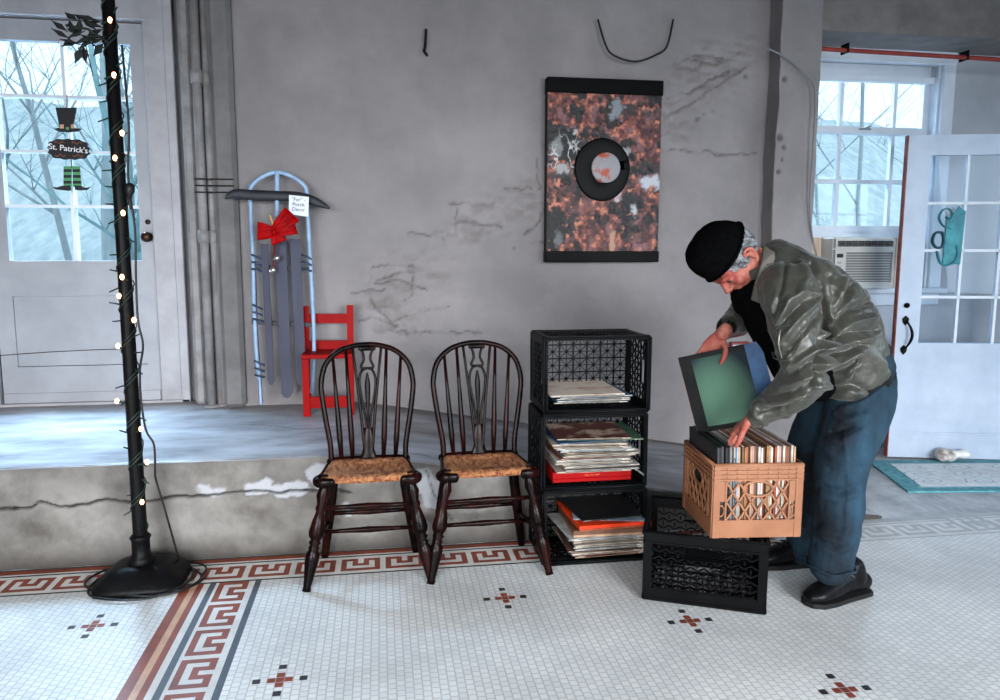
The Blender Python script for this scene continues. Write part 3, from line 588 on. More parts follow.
rod('rear_runner', [(254, 262), (256, 330), (259, 370), (261, 402)], .010, SD, -.03)
rod('runner_tip', [(259, 372), (260, 385), (261, 403)], .008, SI, .0)
mb = MB()
pts = [(226, 198), (234, 194), (250, 195), (277, 196), (300, 197), (316, 202), (329, 208)]; mb.tube([sp(x, y, .045) for x, y in pts], [(.008, .006), (.024, .009), (.028, .01), (.027, .01), (.026, .01), (.024, .009), (.008, .006)], 10, k=4, up=(0, 1, 0)); mb.build('steering_bar', SD, t)
for y in (266, 322): 
    mb = MB(); a, b = sp(252, y, -.02), sp(312, y+3, -.02); mb.bar(a, b, .022, .016); mb.build('cross_beam', SD, t)
for x, y in [(256, 262), (306, 262), (257, 312), (259, 368)]:
    mb = MB(); 
    for k in range(3): a, b = sp(x-4, y-7+k*7, .0), sp(x+5, y-3+k*6, .0); mb.tube([a, (a+b)/2+Vector((0, -.02, .004)), b], .006, 8, k=2)
    mb.build('runner_bracket', mat('bracket_blue', c(56, 78, 108), c(34, 40, 58), 30, .45), t)
# bow, bells, tag: things hung on the sled
BOW = mat('red_ribbon', c(164, 2, 6), c(118, 2, 4), 10, .55, spec=.08); bc = sp(275, 232, .09)
t = thing('ribbon_bow', bc, 'red ribbon bow tied on the upright sled', 'bow')
def ribbon_loop(name, tip, wid, puff):
    """a puffed ribbon loop from the knot out to a pixel-read tip and back, wide ribbon with real thickness"""
    tp = sp(tip[0], tip[1], .09); ax = (tp-bc); L_ = ax.length; ax.normalize(); cr_ = ax.cross(Vector((0, 1, 0))).normalized(); V = []; n = 18; wn = 8
    for th_ in (0, .003):
        for i in range(n+1):
            f = i/n*PI*2; d = L_*(1-math.cos(f))/2; off = puff*math.sin(f)*-1
            for k in range(wn+1):
                w = (k/wn-.5)*wid*(.25+.9*math.sin(f/2)**.8); V.append(bc+ax*d+Vector((0, -1, 0))*(off+.02+th_)+cr_*w+Vector((0, -.006*math.cos(k*1.7+f), 0)))
    Fc = []; N1 = (n+1)*(wn+1)
    for i in range(n):
        for k in range(wn):
            a_ = i*(wn+1)+k; Fc.append((a_, a_+1, a_+wn+2, a_+wn+1)); a_ += N1; Fc.append((a_, a_+wn+1, a_+wn+2, a_+1))
    mb = MB(); mb.add(V, Fc, 0, True); mb.build(name, BOW, t)
ribbon_loop('loop', (258, 231), .085, .022); ribbon_loop('loop', (293, 214), .085, .024); ribbon_loop('loop', (296, 226), .075, .02); ribbon_loop('ribbon_tail', (280, 243), .07, .012)
mb = MB(); mb.ball(bc+Vector((0, -.035, 0)), (.016, .014, .016), 10); mb.build('knot', BOW, t)
mb = MB(); mb.tube([sp(x, y, .12) for x, y in [(270, 216), (273, 224), (276, 231)]], .005, 6); mb.tube([sp(x, y, .12) for x, y in [(278, 219), (275, 226), (273, 230)]], .005, 6); mb.build('gold_tie', mat('gold_cord', c(206, 160, 110), None, rough=.4), t)
t = thing('sleigh_bells', sp(274, 262, .07), 'small metal bells on a dark red strap hanging below the bow', 'bells')
mb = MB(); mb.tube([sp(x, y, .06) for x, y in [(276, 238), (275, 250), (274, 270)]], (.006, .003), 6, up=(0, 1, 0)); mb.build('strap', mat('dark_red_strap', c(90, 14, 18), None, rough=.6), t)
for x, y in [(277, 258), (273, 270)]: mb = MB(); mb.ball(sp(x, y, .075), .016, 12); mb.ball(sp(x-2.5, y+1, .07), .009, 8); mb.build('bell', mat('bell_silver', c(214, 206, 196), None, rough=.25, metal=.9), t)
a_, b_, d_ = sp(289, 195, .085), sp(309, 197, .085), sp(289, 214, .085); tc_ = (b_+d_)/2
t = thing('price_tag', a_, 'small white handwritten tag hanging from the sled steering bar', 'tag')
mb = MB(); mb.prism([(0, 0), (1, 0), (.96, 1.05), (0, 1)], a_, b_-a_, d_-a_, (0, -.0015, 0)); mb.build('card', mat('tag_white', c(214, 220, 228), None, rough=.7), t)
for k, s_ in enumerate(['"For" -', 'Porch', 'Decor']):
    me = text_mesh(s_, .026); q = a_+(b_-a_)*.48+(d_-a_)*(.2+.26*k); o = link('handwriting', me, mat('ink', c(50, 56, 74), None, rough=.7), t); o.location = q+Vector((0, -.004, 0))-Vector(a_); o.rotation_euler = (PI/2, math.radians(4), 0)
# ---- red child's chair
t = thing('small_red_chair', (-.29, 4.0, .43), "small red painted slat back child's chair on the platform", 'chair')
R0 = MATS['red_paint']
def rp(px, py, Y): return at(px, py, Y)
yb, yf = 4.08, 3.86
for (xa, ya_, xb, yb_) in [(305.5, 306, 307, 395), (350, 305, 351, 395)]:
    a, b = at(xa, ya_, yb), at(xb, yb_, yb-.03); b.z = .432+.0; mb = MB(); mb.bar(a, b, .036, .026); mb.build('back_post', R0, t)
for (ya_, yb_) in [(314, 323), (340, 350)]:
    a, b = at(307, (ya_+yb_)/2, yb-.002), at(349, (ya_+yb_)/2, yb-.002); mb = MB(); mb.bar(a, b, .052, .016); mb.build('back_slat', R0, t)
a, b = at(302, 357, yf), at(353, 357, yf)
mb = MB(); mb.box(a.x-.004, b.x+.0, yf-.005, yb-.0, a.z-.012, a.z+.012, bev=.003); mb.build('seat', R0, t); zs = a.z
for px in (306, 350): q = at(px, 380, yf+.01); mb = MB(); mb.box(q.x-.018, q.x+.018, yf, yf+.03, .432, zs-.012, bev=.002); mb.build('leg', R0, t); 
q0, q1 = at(306, 390, yf), at(350, 390, yf)
mb = MB(); mb.box(q0.x+.015, q1.x-.015, yf+.006, yf+.02, .475, .535); mb.build('front_stretcher', R0, t)
for q in (q0, q1): mb = MB(); mb.box(q.x-.008, q.x+.008, yf+.03, yb-.02, .49, .52); mb.build('side_stretcher', R0, t)
# ---- bow back chairs
RUSH = mat('woven_rush', c(188, 128, 84), c(120, 66, 42), 60, .8, bump=.9, bscale=160, stretch=(1, .25, 1), lo=.4, hi=.62)
def leg_prof(): return [(0, .017), (.05, .019), (.12, .026), (.2, .017), (.24, .021), (.27, .016), (.36, .025), (.46, .031), (.5, .027), (.53, .017), (.555, .024), (.58, .016), (.6, .022), (.62, .018), (.66, .027), (.72, .027), (.85, .020), (.96, .015), (1, .017)]
def bow_chair():
    t = thing('bow_back_chair', (0, 0, 0), 'x', 'chair', 'pair of bow back chairs')
    fr, bk = .190, .160
    # seat: thick pillow of rush with worn hollow, in a dark frame
    nu, nv = 40, 32; V = []; mb = MB()
    def sx(v): return fr+(bk-fr)*v
    for side in (1, -1):
        for j in range(nv+1):
            v = j/nv
            for i in range(nu+1):
                u = i/nu*2-1; ex = (1-abs(u)**6)*(1-abs(2*v-1)**6); w = sx(v)*(1-.06*(abs(2*v-1)**4)); y = -.17+.33*v; y += -.012*(1-u*u) if v < .5 else .0
                z = .442+side*.019*ex**.35-(.014*(1-u*u)*(1-(2*v-1)**2) if side > 0 else 0)
                r = max(abs(u), abs(2*v-1)); z += side*.0018*math.cos(r*110)*min(1, ex*3)
                V.append((u*w, y, z))
    Fc = []
    for s_ in range(2):
        o_ = s_*(nu+1)*(nv+1)
        for j in range(nv):
            for i in range(nu):
                q = (o_+j*(nu+1)+i, o_+j*(nu+1)+i+1, o_+(j+1)*(nu+1)+i+1, o_+(j+1)*(nu+1)+i); Fc.append(q if s_ == 0 else q[::-1])
    mb.add(V, Fc, 0, True); mb.build('rush_seat', RUSH, t, False)
    mb = MB()
    for s_ in (-1, 1):
        mb.tube([(s_*(fr-.055), -.178, .436), (s_*(fr-.01), -.172, .437), (s_*(fr+.008), -.135, .437), (s_*(fr-.008), -.07, .437), (s_*bk, .15, .437)], [(.010, .02), (.015, .021), (.015, .02), (.010, .017), (.010, .016)], 10, k=3, up=(0, 0, 1))
        mb.tube([(s_*(fr-.035), -.15, .461), (s_*(fr-.012), -.145, .461), (s_*(fr-.012), -.11, .461)], [(.012, .003), (.016, .004), (.008, .003)], 8, up=(0, 0, 1))
    mb.tube([(-bk, .158, .44), (0, .168, .442), (bk, .158, .44)], (.016, .02), 10, k=3, up=(0, 0, 1)); mb.build('seat_frame', WOODD, t, False)
    for s_ in (-1, 1):
        mb = MB(); mb.lathe(leg_prof(), (s_*.165, -.125, .425), (s_*.242, -.205, 0), 16); mb.build('leg', WOODD, t, False)
        mb = MB(); mb.lathe([(0, .018), (.2, .022), (.5, .022), (.8, .018), (1, .015)], (s_*.14, .12, .425), (s_*.195, .165, 0), 14); mb.build('leg', WOODD, t, False)
    def st(a, b, r=.009, m=.014): mb = MB(); mb.lathe([(0, r), (.25, r*1.1), (.5, m), (.75, r*1.1), (1, r)], a, b, 10); mb.build('stretcher', WOODD, t, False)
    st((-.175, -.145, .325), (.175, -.145, .325)); st((-.21, -.17, .175), (-.172, .145, .175)); st((.21, -.17, .175), (.172, .145, .175)); st((-.19, .0, .175), (.19, .0, .175)); st((-.17, .14, .21), (.17, .14, .21))
    def by(z): return .135+(z-.45)*.17
    bow = [(-.155, .45), (-.158, .52), (-.174, .62), (-.188, .72), (-.192, .79), (-.172, .87), (-.118, .925), (-.05, .948), (0, .952)]; bow = bow+[(-x, z) for x, z in bow[-2::-1]]
    mb = MB(); mb.tube([(x, by(z), z) for x, z in bow], (.012, .0115), 10, k=5); mb.build('bow_frame', WOODD, t, False)
    for xb, xt, zt in [(-.112, -.142, .895), (-.066, -.088, .928), (.062, .082, .93), (.112, .142, .895)]:
        mb = MB(); mb.lathe([(0, .008), (.2, .0125), (.35, .012), (.7, .008), (1, .0065)], (xb, by(.45), .45), (xt, by(zt), zt), 10); mb.build('spindle', WOODD, t, False)
    mb = MB(); y = by(.7)
    Pt = lambda x, z: (x, by(z), z)
    for s_ in (-1, 1):
        mb.tube([Pt(s_*.012, .46), Pt(s_*.02, .54), Pt(s_*.034, .7), Pt(s_*.06, .94)], [(.007, .007), (.007, .007), (.006, .006), (.006, .006)], 8, k=2)
        mb.tube([Pt(s_*.004, .56), Pt(s_*.012, .64), Pt(s_*.030, .74), Pt(s_*.034, .80), Pt(s_*.022, .838), Pt(0, .848)], (.0055, .007), 8, k=3, up=(0, 1, 0))
        mb.tube([Pt(s_*.008, .845), Pt(s_*.026, .855), Pt(s_*.014, .885), Pt(s_*.018, .915), Pt(s_*.032, .94)], (.0055, .007), 8, k=3, up=(0, 1, 0))
    mb.tube([Pt(-.03, .935), Pt(.03, .935)], (.011, .007), 8, up=(0, 1, 0)); mb.tube([Pt(-.022, .848), Pt(.022, .848)], (.006, .007), 8, up=(0, 1, 0))
    mb.tube([Pt(0, .455), Pt(0, .475), Pt(0, .5), Pt(0, .54), Pt(0, .585)], [(.036, .008), (.03, .008), (.024, .008), (.026, .008), (.018, .007)], 10, k=3, up=(0, 1, 0))
    mb.tube([Pt(0, .58), Pt(0, .66), Pt(0, .77), Pt(0, .825)], [(.004, .005), (.006, .006), (.012, .007), (.004, .005)], 8, k=3, up=(0, 1, 0))
    mb.build('back_splat', WOODD, t, False)
    return t
ch = bow_chair(); ch.location = (-.063, 2.893, 0); ch.scale = (1, .84, .958); ch['label'] = 'dark bow back chair on the left, in front of the red chair'
ch2 = copy_tree(ch); ch2.location = (.412, 2.893, 0); ch2.rotation_euler.z = math.radians(1.5); ch2['label'] = 'dark bow back chair on the right, beside the black crates'
# ---- milk crates
def panel(mb, o, u, v, n, w, h, kind, th=.006, mi=0):
    o, u, v, n = Vector(o), Vector(u), Vector(v), Vector(n)
    def P(a, b): return o+u*a+v*b
    def B(a, b, c_, d, wd=.007, dp=None): 
        p, q = P(a, b), P(c_, d)
        if (q-p).length > 1e-4: mb.bar(p, q, wd, dp or th, n, mi)
    def clipline(x0, y0, dx, dy, bx0, by0, bx1, by1, wd):
        t0, t1 = -9, 9
        for p_, d_, lo, hi in ((x0, dx, bx0, bx1), (y0, dy, by0, by1)):
            a_, b_ = (lo-p_)/d_, (hi-p_)/d_; t0 = max(t0, min(a_, b_)); t1 = min(t1, max(a_, b_))
        if t1-t0 > .01: B(x0+dx*t0, y0+dy*t0, x0+dx*t1, y0+dy*t1, wd)
    if kind == 'star':
        nx, ny = 7, 5; cx, cy = w/nx, h/ny
        for i in range(nx+1): B(i*cx, 0, i*cx, h, .006)
        for j in range(ny+1): B(0, j*cy, w, j*cy, .006)
        for i in range(nx):
            for j in range(ny):
                B(i*cx, j*cy, (i+1)*cx, (j+1)*cy, .0028, th*.7); B(i*cx, (j+1)*cy, (i+1)*cx, j*cy, .0028, th*.7)
                B((i+.5)*cx, j*cy, (i+.5)*cx, (j+1)*cy, .0028, th*.6); B(i*cx, (j+.5)*cy, (i+1)*cx, (j+.5)*cy, .0028, th*.6)
                mb.box(-.007, .007, -.007, .007, -th*.35, th*.35, mi, M=Matrix.Translation(P((i+.5)*cx, (j+.5)*cy)) @ Matrix((u, v, n)).transposed().to_4x4())
    elif kind == 'diamond':     # tan crate: solid foot band, diamond lattice, ribs on top, oval handle
        B(0, h*.11, w, h*.11, h*.22, th); mb.bar(P(.015, h*.235), P(w-.015, h*.235), .006, th*1.8, n, mi)
        for s_ in (0, 1): xx = .012+s_*(w-.024); B(xx, 0, xx, h, .024, th*1.6); xx = .045+s_*(w-.09); B(xx, h*.23, xx, h*.78, .006, th*1.7); B(.03+s_*(w-.06), h*.5, .03+s_*(w-.06), h*.78, .03, th*.8)
        for k, b in enumerate((.80, .86, .92, .98)): B(0, h*b, w, h*b, .006, th*2.2)
        B(0, h*.9, w, h*.9, h*.2, th*.25)
        for k in range(9): xx = .012+(w-.024)*k/8; B(xx, h*.79, xx, h, .004, th*1.2)
        for s_ in (0, 1):
            cx = .029+s_*(w-.058); pts = [P(cx+.012*math.cos(a_), h*.37+.02*math.sin(a_)) for a_ in [2*PI*k/12 for k in range(13)]]; mb.tube(pts, .0035, 6, cap=False)
        hx, hy, hr, hq = w/2, h*.67, w*.165, h*.105
        x0, x1, y0, y1 = .048, w-.048, h*.235, h*.79; sp_ = (x1-x0)/5.0; sl = 1.55
        for k in range(-4, 10):
            for sg_ in (1, -1):
                X = x0+k*sp_
                t_ = []
                for i in range(41):
                    yy = y0+(y1-y0)*i/40; xx = X+sg_*(yy-y0)/sl
                    ok = x0 <= xx <= x1 and ((xx-hx)/hr)**2+((yy-hy)/hq)**2 > 1; t_.append((xx, yy, ok))
                st = None
                for i, (xx, yy, ok) in enumerate(t_):
                    if ok and st is None: st = (xx, yy)
                    if st and (not ok or i == 40):
                        e = t_[i-1] if not ok else t_[i]
                        if abs(e[1]-st[1]) > .004: B(st[0], st[1], e[0], e[1], .0065)
                        st = None
        mb.tube([P(hx+hr*math.cos(a_), hy+hq*math.sin(a_)) for a_ in [2*PI*k/24 for k in range(25)]], .0055, 8, cap=False)
    else:                        # 'hex': staggered hexagonal openings between frame bands
        B(0, h*.09, w, h*.09, h*.18, th); B(0, h*.94, w, h*.94, h*.13, th)
        for s_ in (0, 1): xx = .014+s_*(w-.028); B(xx, 0, xx, h, .028, th*1.4)
        B(0, h*.985, w, h*.985, .01, th*3); B(0, .006, w, .006, .012, th*2); B(0, h*.86, w, h*.86, .007, th*2)
        x0, x1, y0, y1 = .03, w-.03, h*.18, h*.87; nr = 6; hh = (y1-y0)/nr; nc = max(3, int((x1-x0)/.046)); hw = (x1-x0)/nc
        hx0, hx1 = (w*.33, w*.67) if w > .3 else (w*.3, w*.7); hy0, hy1 = h*.66, h*.86
        for r in range(nr+1):
            y = y0+r*hh
            for q in range(nc*2):
                xa, xb = x0+q*hw/2, x0+(q+1)*hw/2; up_ = (q+r) % 2
                ya_ = y+(hh*.22 if up_ else -hh*.22); yb_ = y+(-hh*.22 if up_ else hh*.22)
                if hx0 < (xa+xb)/2 < hx1 and hy0 < y < hy1: continue
                B(xa, min(max(ya_, y0), y1), xb, min(max(yb_, y0), y1), .0055)
                if r < nr and (q+r) % 2 == 0 and not (hx0 < xa < hx1 and hy0 < y+hh/2 < hy1): B(xa, y+hh*.2, xa, y+hh*.8, .0055)
        mb.tube([P(x, y) for x, y in [(hx0, hy0), (hx1, hy0), (hx1, hy1), (hx0, hy1), (hx0, hy0)]], .005, 8, cap=False)
def crate(name, label, w, d, h, kind, base, m, group=None):
    """opening up, centred on the base; children are its five panels and rim"""
    t = thing(name, (0, 0, 0), label, 'crate', group); T = .0
    specs = [((-w/2, -d/2, 0), (1, 0, 0), (0, 0, 1), (0, 1, 0), w, h), ((w/2, d/2, 0), (-1, 0, 0), (0, 0, 1), (0, -1, 0), w, h), ((-w/2, d/2, 0), (0, -1, 0), (0, 0, 1), (1, 0, 0), d, h), ((w/2, -d/2, 0), (0, 1, 0), (0, 0, 1), (-1, 0, 0), d, h)]
    for o, u, v, n, ww, hh in specs: mb = MB(); panel(mb, o, u, v, n, ww, hh, kind); mb.build('side_panel', m, t, False)
    mb = MB(); panel(mb, (-w/2, -d/2, .008), (1, 0, 0), (0, 1, 0), (0, 0, 1), w, d, base, .007); mb.build('base_panel', m, t, False)
    mb = MB(); r = .0075; mb.tube([(-w/2, -d/2, h), (w/2, -d/2, h), (w/2, d/2, h), (-w/2, d/2, h), (-w/2, -d/2, h)], (r*.8, r), 8, cap=False); mb.build('rim', m, t, False)
    return t
CW, CHH, CD = .436, .305, .28; SX = .868; SYF = 2.80
SG = 'black crates stacked on their sides'
c0 = crate('milk_crate', 'x', CW, CHH, CD, 'hex', 'star', CRATEB, SG)
# turned on its side: local z (opening) -> world -y
for k, lb in enumerate(['black milk crate on the floor, bottom of the sideways stack', 'black milk crate full of records, middle of the sideways stack', 'black milk crate, topmost of the sideways stack, wall showing through its base']):
    o = c0 if k == 0 else copy_tree(c0); o['label'] = lb; o.rotation_euler = (PI/2, 0, 0); o.location = (SX-.006*(k == 1)+.001*k, SYF+CD, CHH/2+.008+k*(CHH+.0165))
hb = .262
fc = crate('milk_crate', 'black milk crate standing upright on the floor under the tan crate', .43, .40, hb, 'hex', 'hex', BLACKP)
a, b = gz(643, 600), gz(766, 616); d_ = (b-a).normalized(); nrm = Vector((-d_.y, d_.x, 0)); q = a+d_*.215+nrm*.2; fc.location = (q.x, q.y, .006); fc.rotation_euler.z = math.atan2(d_.y, d_.x)
tz = hb+.018
tcx = crate('milk_crate', 'tan milk crate full of records resting on the black floor crate', .322, .328, .268, 'diamond', 'hex', TANP)
a, b = gz(714, 538, tz), gz(800, 540, tz); d_ = (b-a).normalized(); nrm = Vector((-d_.y, d_.x, 0)); rzt = math.radians(-6); d_ = Vector((math.cos(rzt), math.sin(rzt), 0)); nrm = Vector((-d_.y, d_.x, 0)); q = a+d_*.153+nrm*.166; tcx.location = (q.x, q.y, tz); tcx.rotation_euler.z = rzt
print('tan width', (b-a).length, 'rz', math.degrees(rzt))
# ---- record sleeves
PAL = [('cream', (222, 208, 190)), ('white', (226, 226, 224)), ('brown', (120, 78, 56)), ('rust', (168, 84, 58)), ('grey', (128, 130, 134)), ('black', (22, 22, 24)), ('blue', (44, 104, 150)), ('green', (92, 140, 110)), ('tan', (198, 160, 128)), ('dark_red', (120, 30, 30)), ('pink', (206, 156, 144)), ('mustard', (160, 124, 72)), ('charcoal', (54, 54, 58)), ('pale_blue', (160, 184, 204))]
SM = {n: mat('sleeve_'+n, c(*[int(k*.86) for k in v]), c(*[int(k*.6) for k in v]), 14, .55) for n, v in PAL}
SM['worn'] = mat('sleeve_worn', c(84, 44, 38), c(170, 150, 132), 7, .6, lo=.5, hi=.6)
INNER = mat('inner_paper', c(186, 178, 164), c(120, 112, 100), 30, .8)
def sleeve_mesh(th):
    """folded cover open towards -y, spine at +y, paper inner sleeve and disc edge between"""
    mb = MB(); s_ = .157; b = .0008
    mb.box(-s_, s_, -s_, s_, 0, b, 0); mb.box(-s_, s_, -s_, s_, th-b, th, 0); mb.box(-s_, s_, s_-b, s_, b, th-b, 0); mb.box(-s_, -s_+b, -s_, s_, b, th-b, 0); mb.box(s_-b, s_, -s_, s_, b, th-b, 0)
    if th > .004: mb.box(-s_+.004, s_-.004, -s_+.002, s_-.004, b*1.6, th-b*1.6, 1); mb.box(-.12, .12, -s_-.001, -s_+.01, th*.42, th*.58, 2)
    else: mb.box(-s_+.004, s_-.004, -s_+.002, s_-.004, b*1.2, th-b*1.2, 1)
    return mb
SMESH = {}
def sleeve(label, group, col, th=.004, name='record_sleeve'):
    key = (col, th)
    if key not in SMESH:
        o = sleeve_mesh(th).build(name, [SM[col], INNER, BLACKP]); SMESH[key] = o.data
    else: o = bpy.data.objects.new(name, SMESH[key]); COL.objects.link(o)
    return sg(o, label, 'record', group)
def stack(x, y, z, cols, label, group, ths, jit=.02, rz=0):
    for i, cl in enumerate(cols):
        th = ths[i % len(ths)]; o = sleeve(label, group, cl, th); o.location = (x+random.uniform(-jit, jit), y+random.uniform(-jit, jit*.4), z); o.rotation_euler = (0, 0, rz+random.uniform(-.07, .07)); z += th+.0006
    return z
rim0 = .0185
# bottom crate
z = .042; z = stack(.925, SYF+.135, z, ['tan', 'dark_red', 'cream', 'brown', 'charcoal', 'white', 'black', 'grey', 'cream', 'black', 'brown', 'grey', 'white'], 'thin record sleeve lying flat in the pile of the bottom crate', 'records lying in the bottom crate', [.006, .0045, .0075, .0045], .012)
o = sleeve('pale grey sleeve sticking out to the left in the bottom crate', None, 'white', .0045); o.location = (.895, SYF+.13, z); o.rotation_euler = (0, 0, .1); z += .005
def boxset(name, label, w, d, h, loc, m1, m2, rz=0, txt=None):
    t = thing(name, loc, label, 'box set', rz=rz); mb = MB(); mb.box(-w/2, w/2, -d/2, d/2, 0, h*.35, bev=.0015); mb.build('tray', m2, t, False)
    mb = MB(); mb.box(-w/2-.001, w/2+.001, -d/2-.001, d/2+.001, h*.36, h, bev=.002); mb.build('lid', m1, t, False)
    if txt:
        for q in range(3): mb = MB(); mb.tube([((q-1)*.022+.0028*k-.01, -d/2-.0012, h*.62+.0035*math.sin(k*2.1+q)) for k in range(7)], .0009, 5); mb.build('gilt_squiggle', mat('gold_print', c(206, 120, 80), None, rough=.4), t, False)
    return t
boxset('record_box', 'brown and cream record box under the orange one', .31, .31, .03, (.93, SYF+.125, z), SM['brown'], SM['tan'], -.03); z += .031
zo = z; boxset('record_box', 'bright orange record box on top of the bottom pile', .315, .31, .024, (.94, SYF+.12, z), mat('orange_card', c(200, 52, 12), c(180, 42, 10), 8, .5), SM['rust'], .05); z += .025
o = sleeve('pale sleeve lying crooked on the orange record box', None, 'pale_blue', .0045); o.location = (.97, SYF+.15, z); o.rotation_euler = (0, 0, -.22); z += .0055
o = sleeve('black sleeve on top of the bottom pile', None, 'black', .0045); o.location = (.95, SYF+.16, z); o.rotation_euler = (0, 0, .12)
# middle crate
zm = .008+CHH+.0165+.03
boxset('record_box', 'red record box at the bottom of the middle crate', .335, .3, .045, (.852, SYF+.145, zm), mat('red_card', c(138, 2, 6), c(120, 2, 4), 8, .45, spec=.1), MATS['red_card'], .0, 'OPERA'); 
o = sleeve('white sleeve leaning beside the red record box', None, 'white', .0045); o.location = (1.045, SYF+.14, zm+.035); o.rotation_euler = (0, math.radians(35), 0); o.scale = (.28, .9, 1)
z = zm+.047
for k, (cl, th) in enumerate([('cream', .006), ('grey', .006), ('tan', .0075), ('white', .0045), ('brown', .0075), ('cream', .006), ('charcoal', .0045), ('white', .0075), ('rust', .0045), ('grey', .0075), ('cream', .006), ('tan', .0045), ('black', .006), ('pale_blue', .0075), ('white', .006), ('brown', .006), ('cream', .0075)]):
    o = sleeve('thin record sleeve lying flat in the pile of the middle crate', 'records lying in the middle crate', cl, th); o.location = (.868+random.uniform(-.018, .018)+.01*math.sin(k*.7), SYF+.14+random.uniform(-.02, .008), z); o.rotation_euler = (0, 0, random.uniform(-.06, .06)); z += th+.0008
o = sleeve('blue edged sleeve showing its corner near the top of the middle pile', None, 'blue', .0045); o.location = (.848, SYF+.145, z); o.rotation_euler = (0, 0, .09); z += .0055
o = sleeve('green sleeve showing its right corner near the top of the middle pile', None, 'green', .0045); o.location = (.925, SYF+.155, z); o.rotation_euler = (0, 0, -.1); z += .0055
o = sleeve('dark reddish brown sleeve topmost of the middle pile', None, 'worn', .006); o.location = (.865, SYF+.15, z); o.rotation_euler = (0, 0, -.05)
# top crate
zt = .008+2*(CHH+.0165)+.038
for k, (cl, th) in enumerate([('black', .006), ('blue', .0075), ('black', .006), ('blue', .006)]):
    o = sleeve('dark blue and black record sleeve under the tan cover in the top crate', 'dark sleeves in the top crate', cl, th); o.location = (.845+k*.004, SYF+.15, zt); o.rotation_euler = (0, 0, (-.02, .03, -.01, .05)[k]); zt += th+.001
SM['cover'] = mat('sleeve_faded_cover', c(220, 206, 192), c(176, 128, 98), 5, .6, lo=.5, hi=.68, stretch=(1, 2.6, 1))
o = sleeve('faded cream and tan record cover topmost in the top crate', None, 'cover', .006); o.location = (.825, SYF+.155, zt+.003); o.rotation_euler = (0.02, .0, .04)
# records standing in the tan crate
Mt = Matrix.Translation(tcx.location) @ Matrix.Rotation(rzt, 4, 'Z'); cols = ['black', 'charcoal', 'black', 'charcoal', 'black', 'black', 'black', 'grey', 'pale_blue', 'cream', 'pale_blue', 'tan', 'cream', 'brown', 'mustard', 'rust', 'cream', 'tan', 'pink', 'brown', 'rust', 'cream', 'white', 'dark_red', 'brown', 'mustard', 'tan', 'cream', 'brown', 'rust', 'white', 'pink', 'tan', 'cream', 'rust', 'brown', 'tan', 'cream', 'tan']
xx = -.143
for i, cl in enumerate(cols):
    th = (.006, .0075, .006, .0075)[i % 4]; dk = i < 7
    o = sleeve('black record sleeve standing at the left end of the tan crate' if dk else 'record sleeve seen edge on, standing among the light ones in the tan crate', 'black records in the tan crate' if dk else 'light records in the tan crate', cl, th)
    tilt = -.10+.002*i
    o.matrix_world = Mt @ Matrix.Translation((xx, random.uniform(-.002, .002), .018+.157+random.uniform(-.003, .004))) @ Matrix.Rotation(tilt*.4, 4, 'Y') @ Matrix.Rotation(PI/2, 4, 'Y') @ Matrix.Rotation(PI if i % 4 else 0, 4, 'X')
    xx += th+.0006
    if xx > .139: break
print('records in tan', i, xx)
# ---- iron post with lights
px_, py_ = -.955, 2.90
t = thing('iron_post', (px_, py_, 0), 'black iron post on a cast foot wrapped in fairy lights', 'post')
mb = MB(); mb.lathe([(0, .026), (.02, .027), (.5, .0235), (1, .021)], (px_, py_, .09), (px_, py_, 2.98), 16); mb.build('shaft', BLACK, t)
mb = MB(); mb.lathe([(0, .046), (.1, .05), (.25, .042), (.35, .034), (.8, .034), (.9, .040), (1, .03)], (px_, py_, .078), (px_, py_, .2), 18); mb.build('collar', BLACK, t)
mb = MB(); B_ = .165
prof = [(0, B_), (.022, B_), (.03, B_*.94), (.036, B_*.92), (.07, B_*.66), (.08, B_*.56), (.085, B_*.4), (.086, .05)]; V = []
for z, r in prof:
    for j in range(24): an = 2*PI*j/24; q = (abs(math.cos(an))**5+abs(math.sin(an))**5)**(-1/5); V.append((px_+r*q*math.cos(an), py_+r*q*.85*math.sin(an), z))
m_ = len(prof); Fc = [tuple(range(23, -1, -1)), tuple((m_-1)*24+j for j in range(24))]
for i in range(m_-1):
    for j in range(24): j2 = (j+1) % 24; Fc.append((i*24+j, i*24+j2, i*24+24+j2, i*24+24+j))
mb.add(V, Fc, 0, True); mb.build('cast_foot', BLACK, t)
GW = mat('green_black_wire', c(16, 28, 24), c(24, 44, 36), 20, .5)
t = thing('fairy_lights', (px_, py_-.03, .2), 'string of small warm fairy lights wound up the iron post', 'string lights')
mb = MB(); pts = []
for k in range(260): z = .22+k*(2.4-.22)/259; r = .028-.0025*z+.002*math.sin(k*1.3); an = k*.34; pts.append((px_+r*math.cos(an), py_+r*math.sin(an), z))
mb.tube(pts, .0028, 6); mb.tube([(p[0]*1+.004, p[1]-.0, p[2]+.02) for p in pts[::-1]][:-4], .0024, 6)
mb.build('wire', GW, t)
BUL = mat('bulb_glow', c(255, 190, 140), None, rough=.3, emit=(1, .42, .2, 1), es=9)
for (x, y) in [(114, 75), (122, 133), (115, 158), (123, 213), (122, 277), (119, 296), (134, 320), (118, 346), (117, 401), (141, 429), (147, 462), (142, 502), (110, 20)]:
    q = at(x, y, py_-.035)
    mb = MB(); mb.ball(q, (.008, .008, .011), 10); mb.build('bulb', BUL, t)
    mb = MB(); s_ = 1 if x > 120 else -1; r0 = Vector((px_+s_*.018, py_-.026, q.z-.012)); mb.tube([r0, (r0+q)/2, q-Vector((s_*.004, 0, .004))], .004, 8); mb.build('bulb_socket', GW, t)
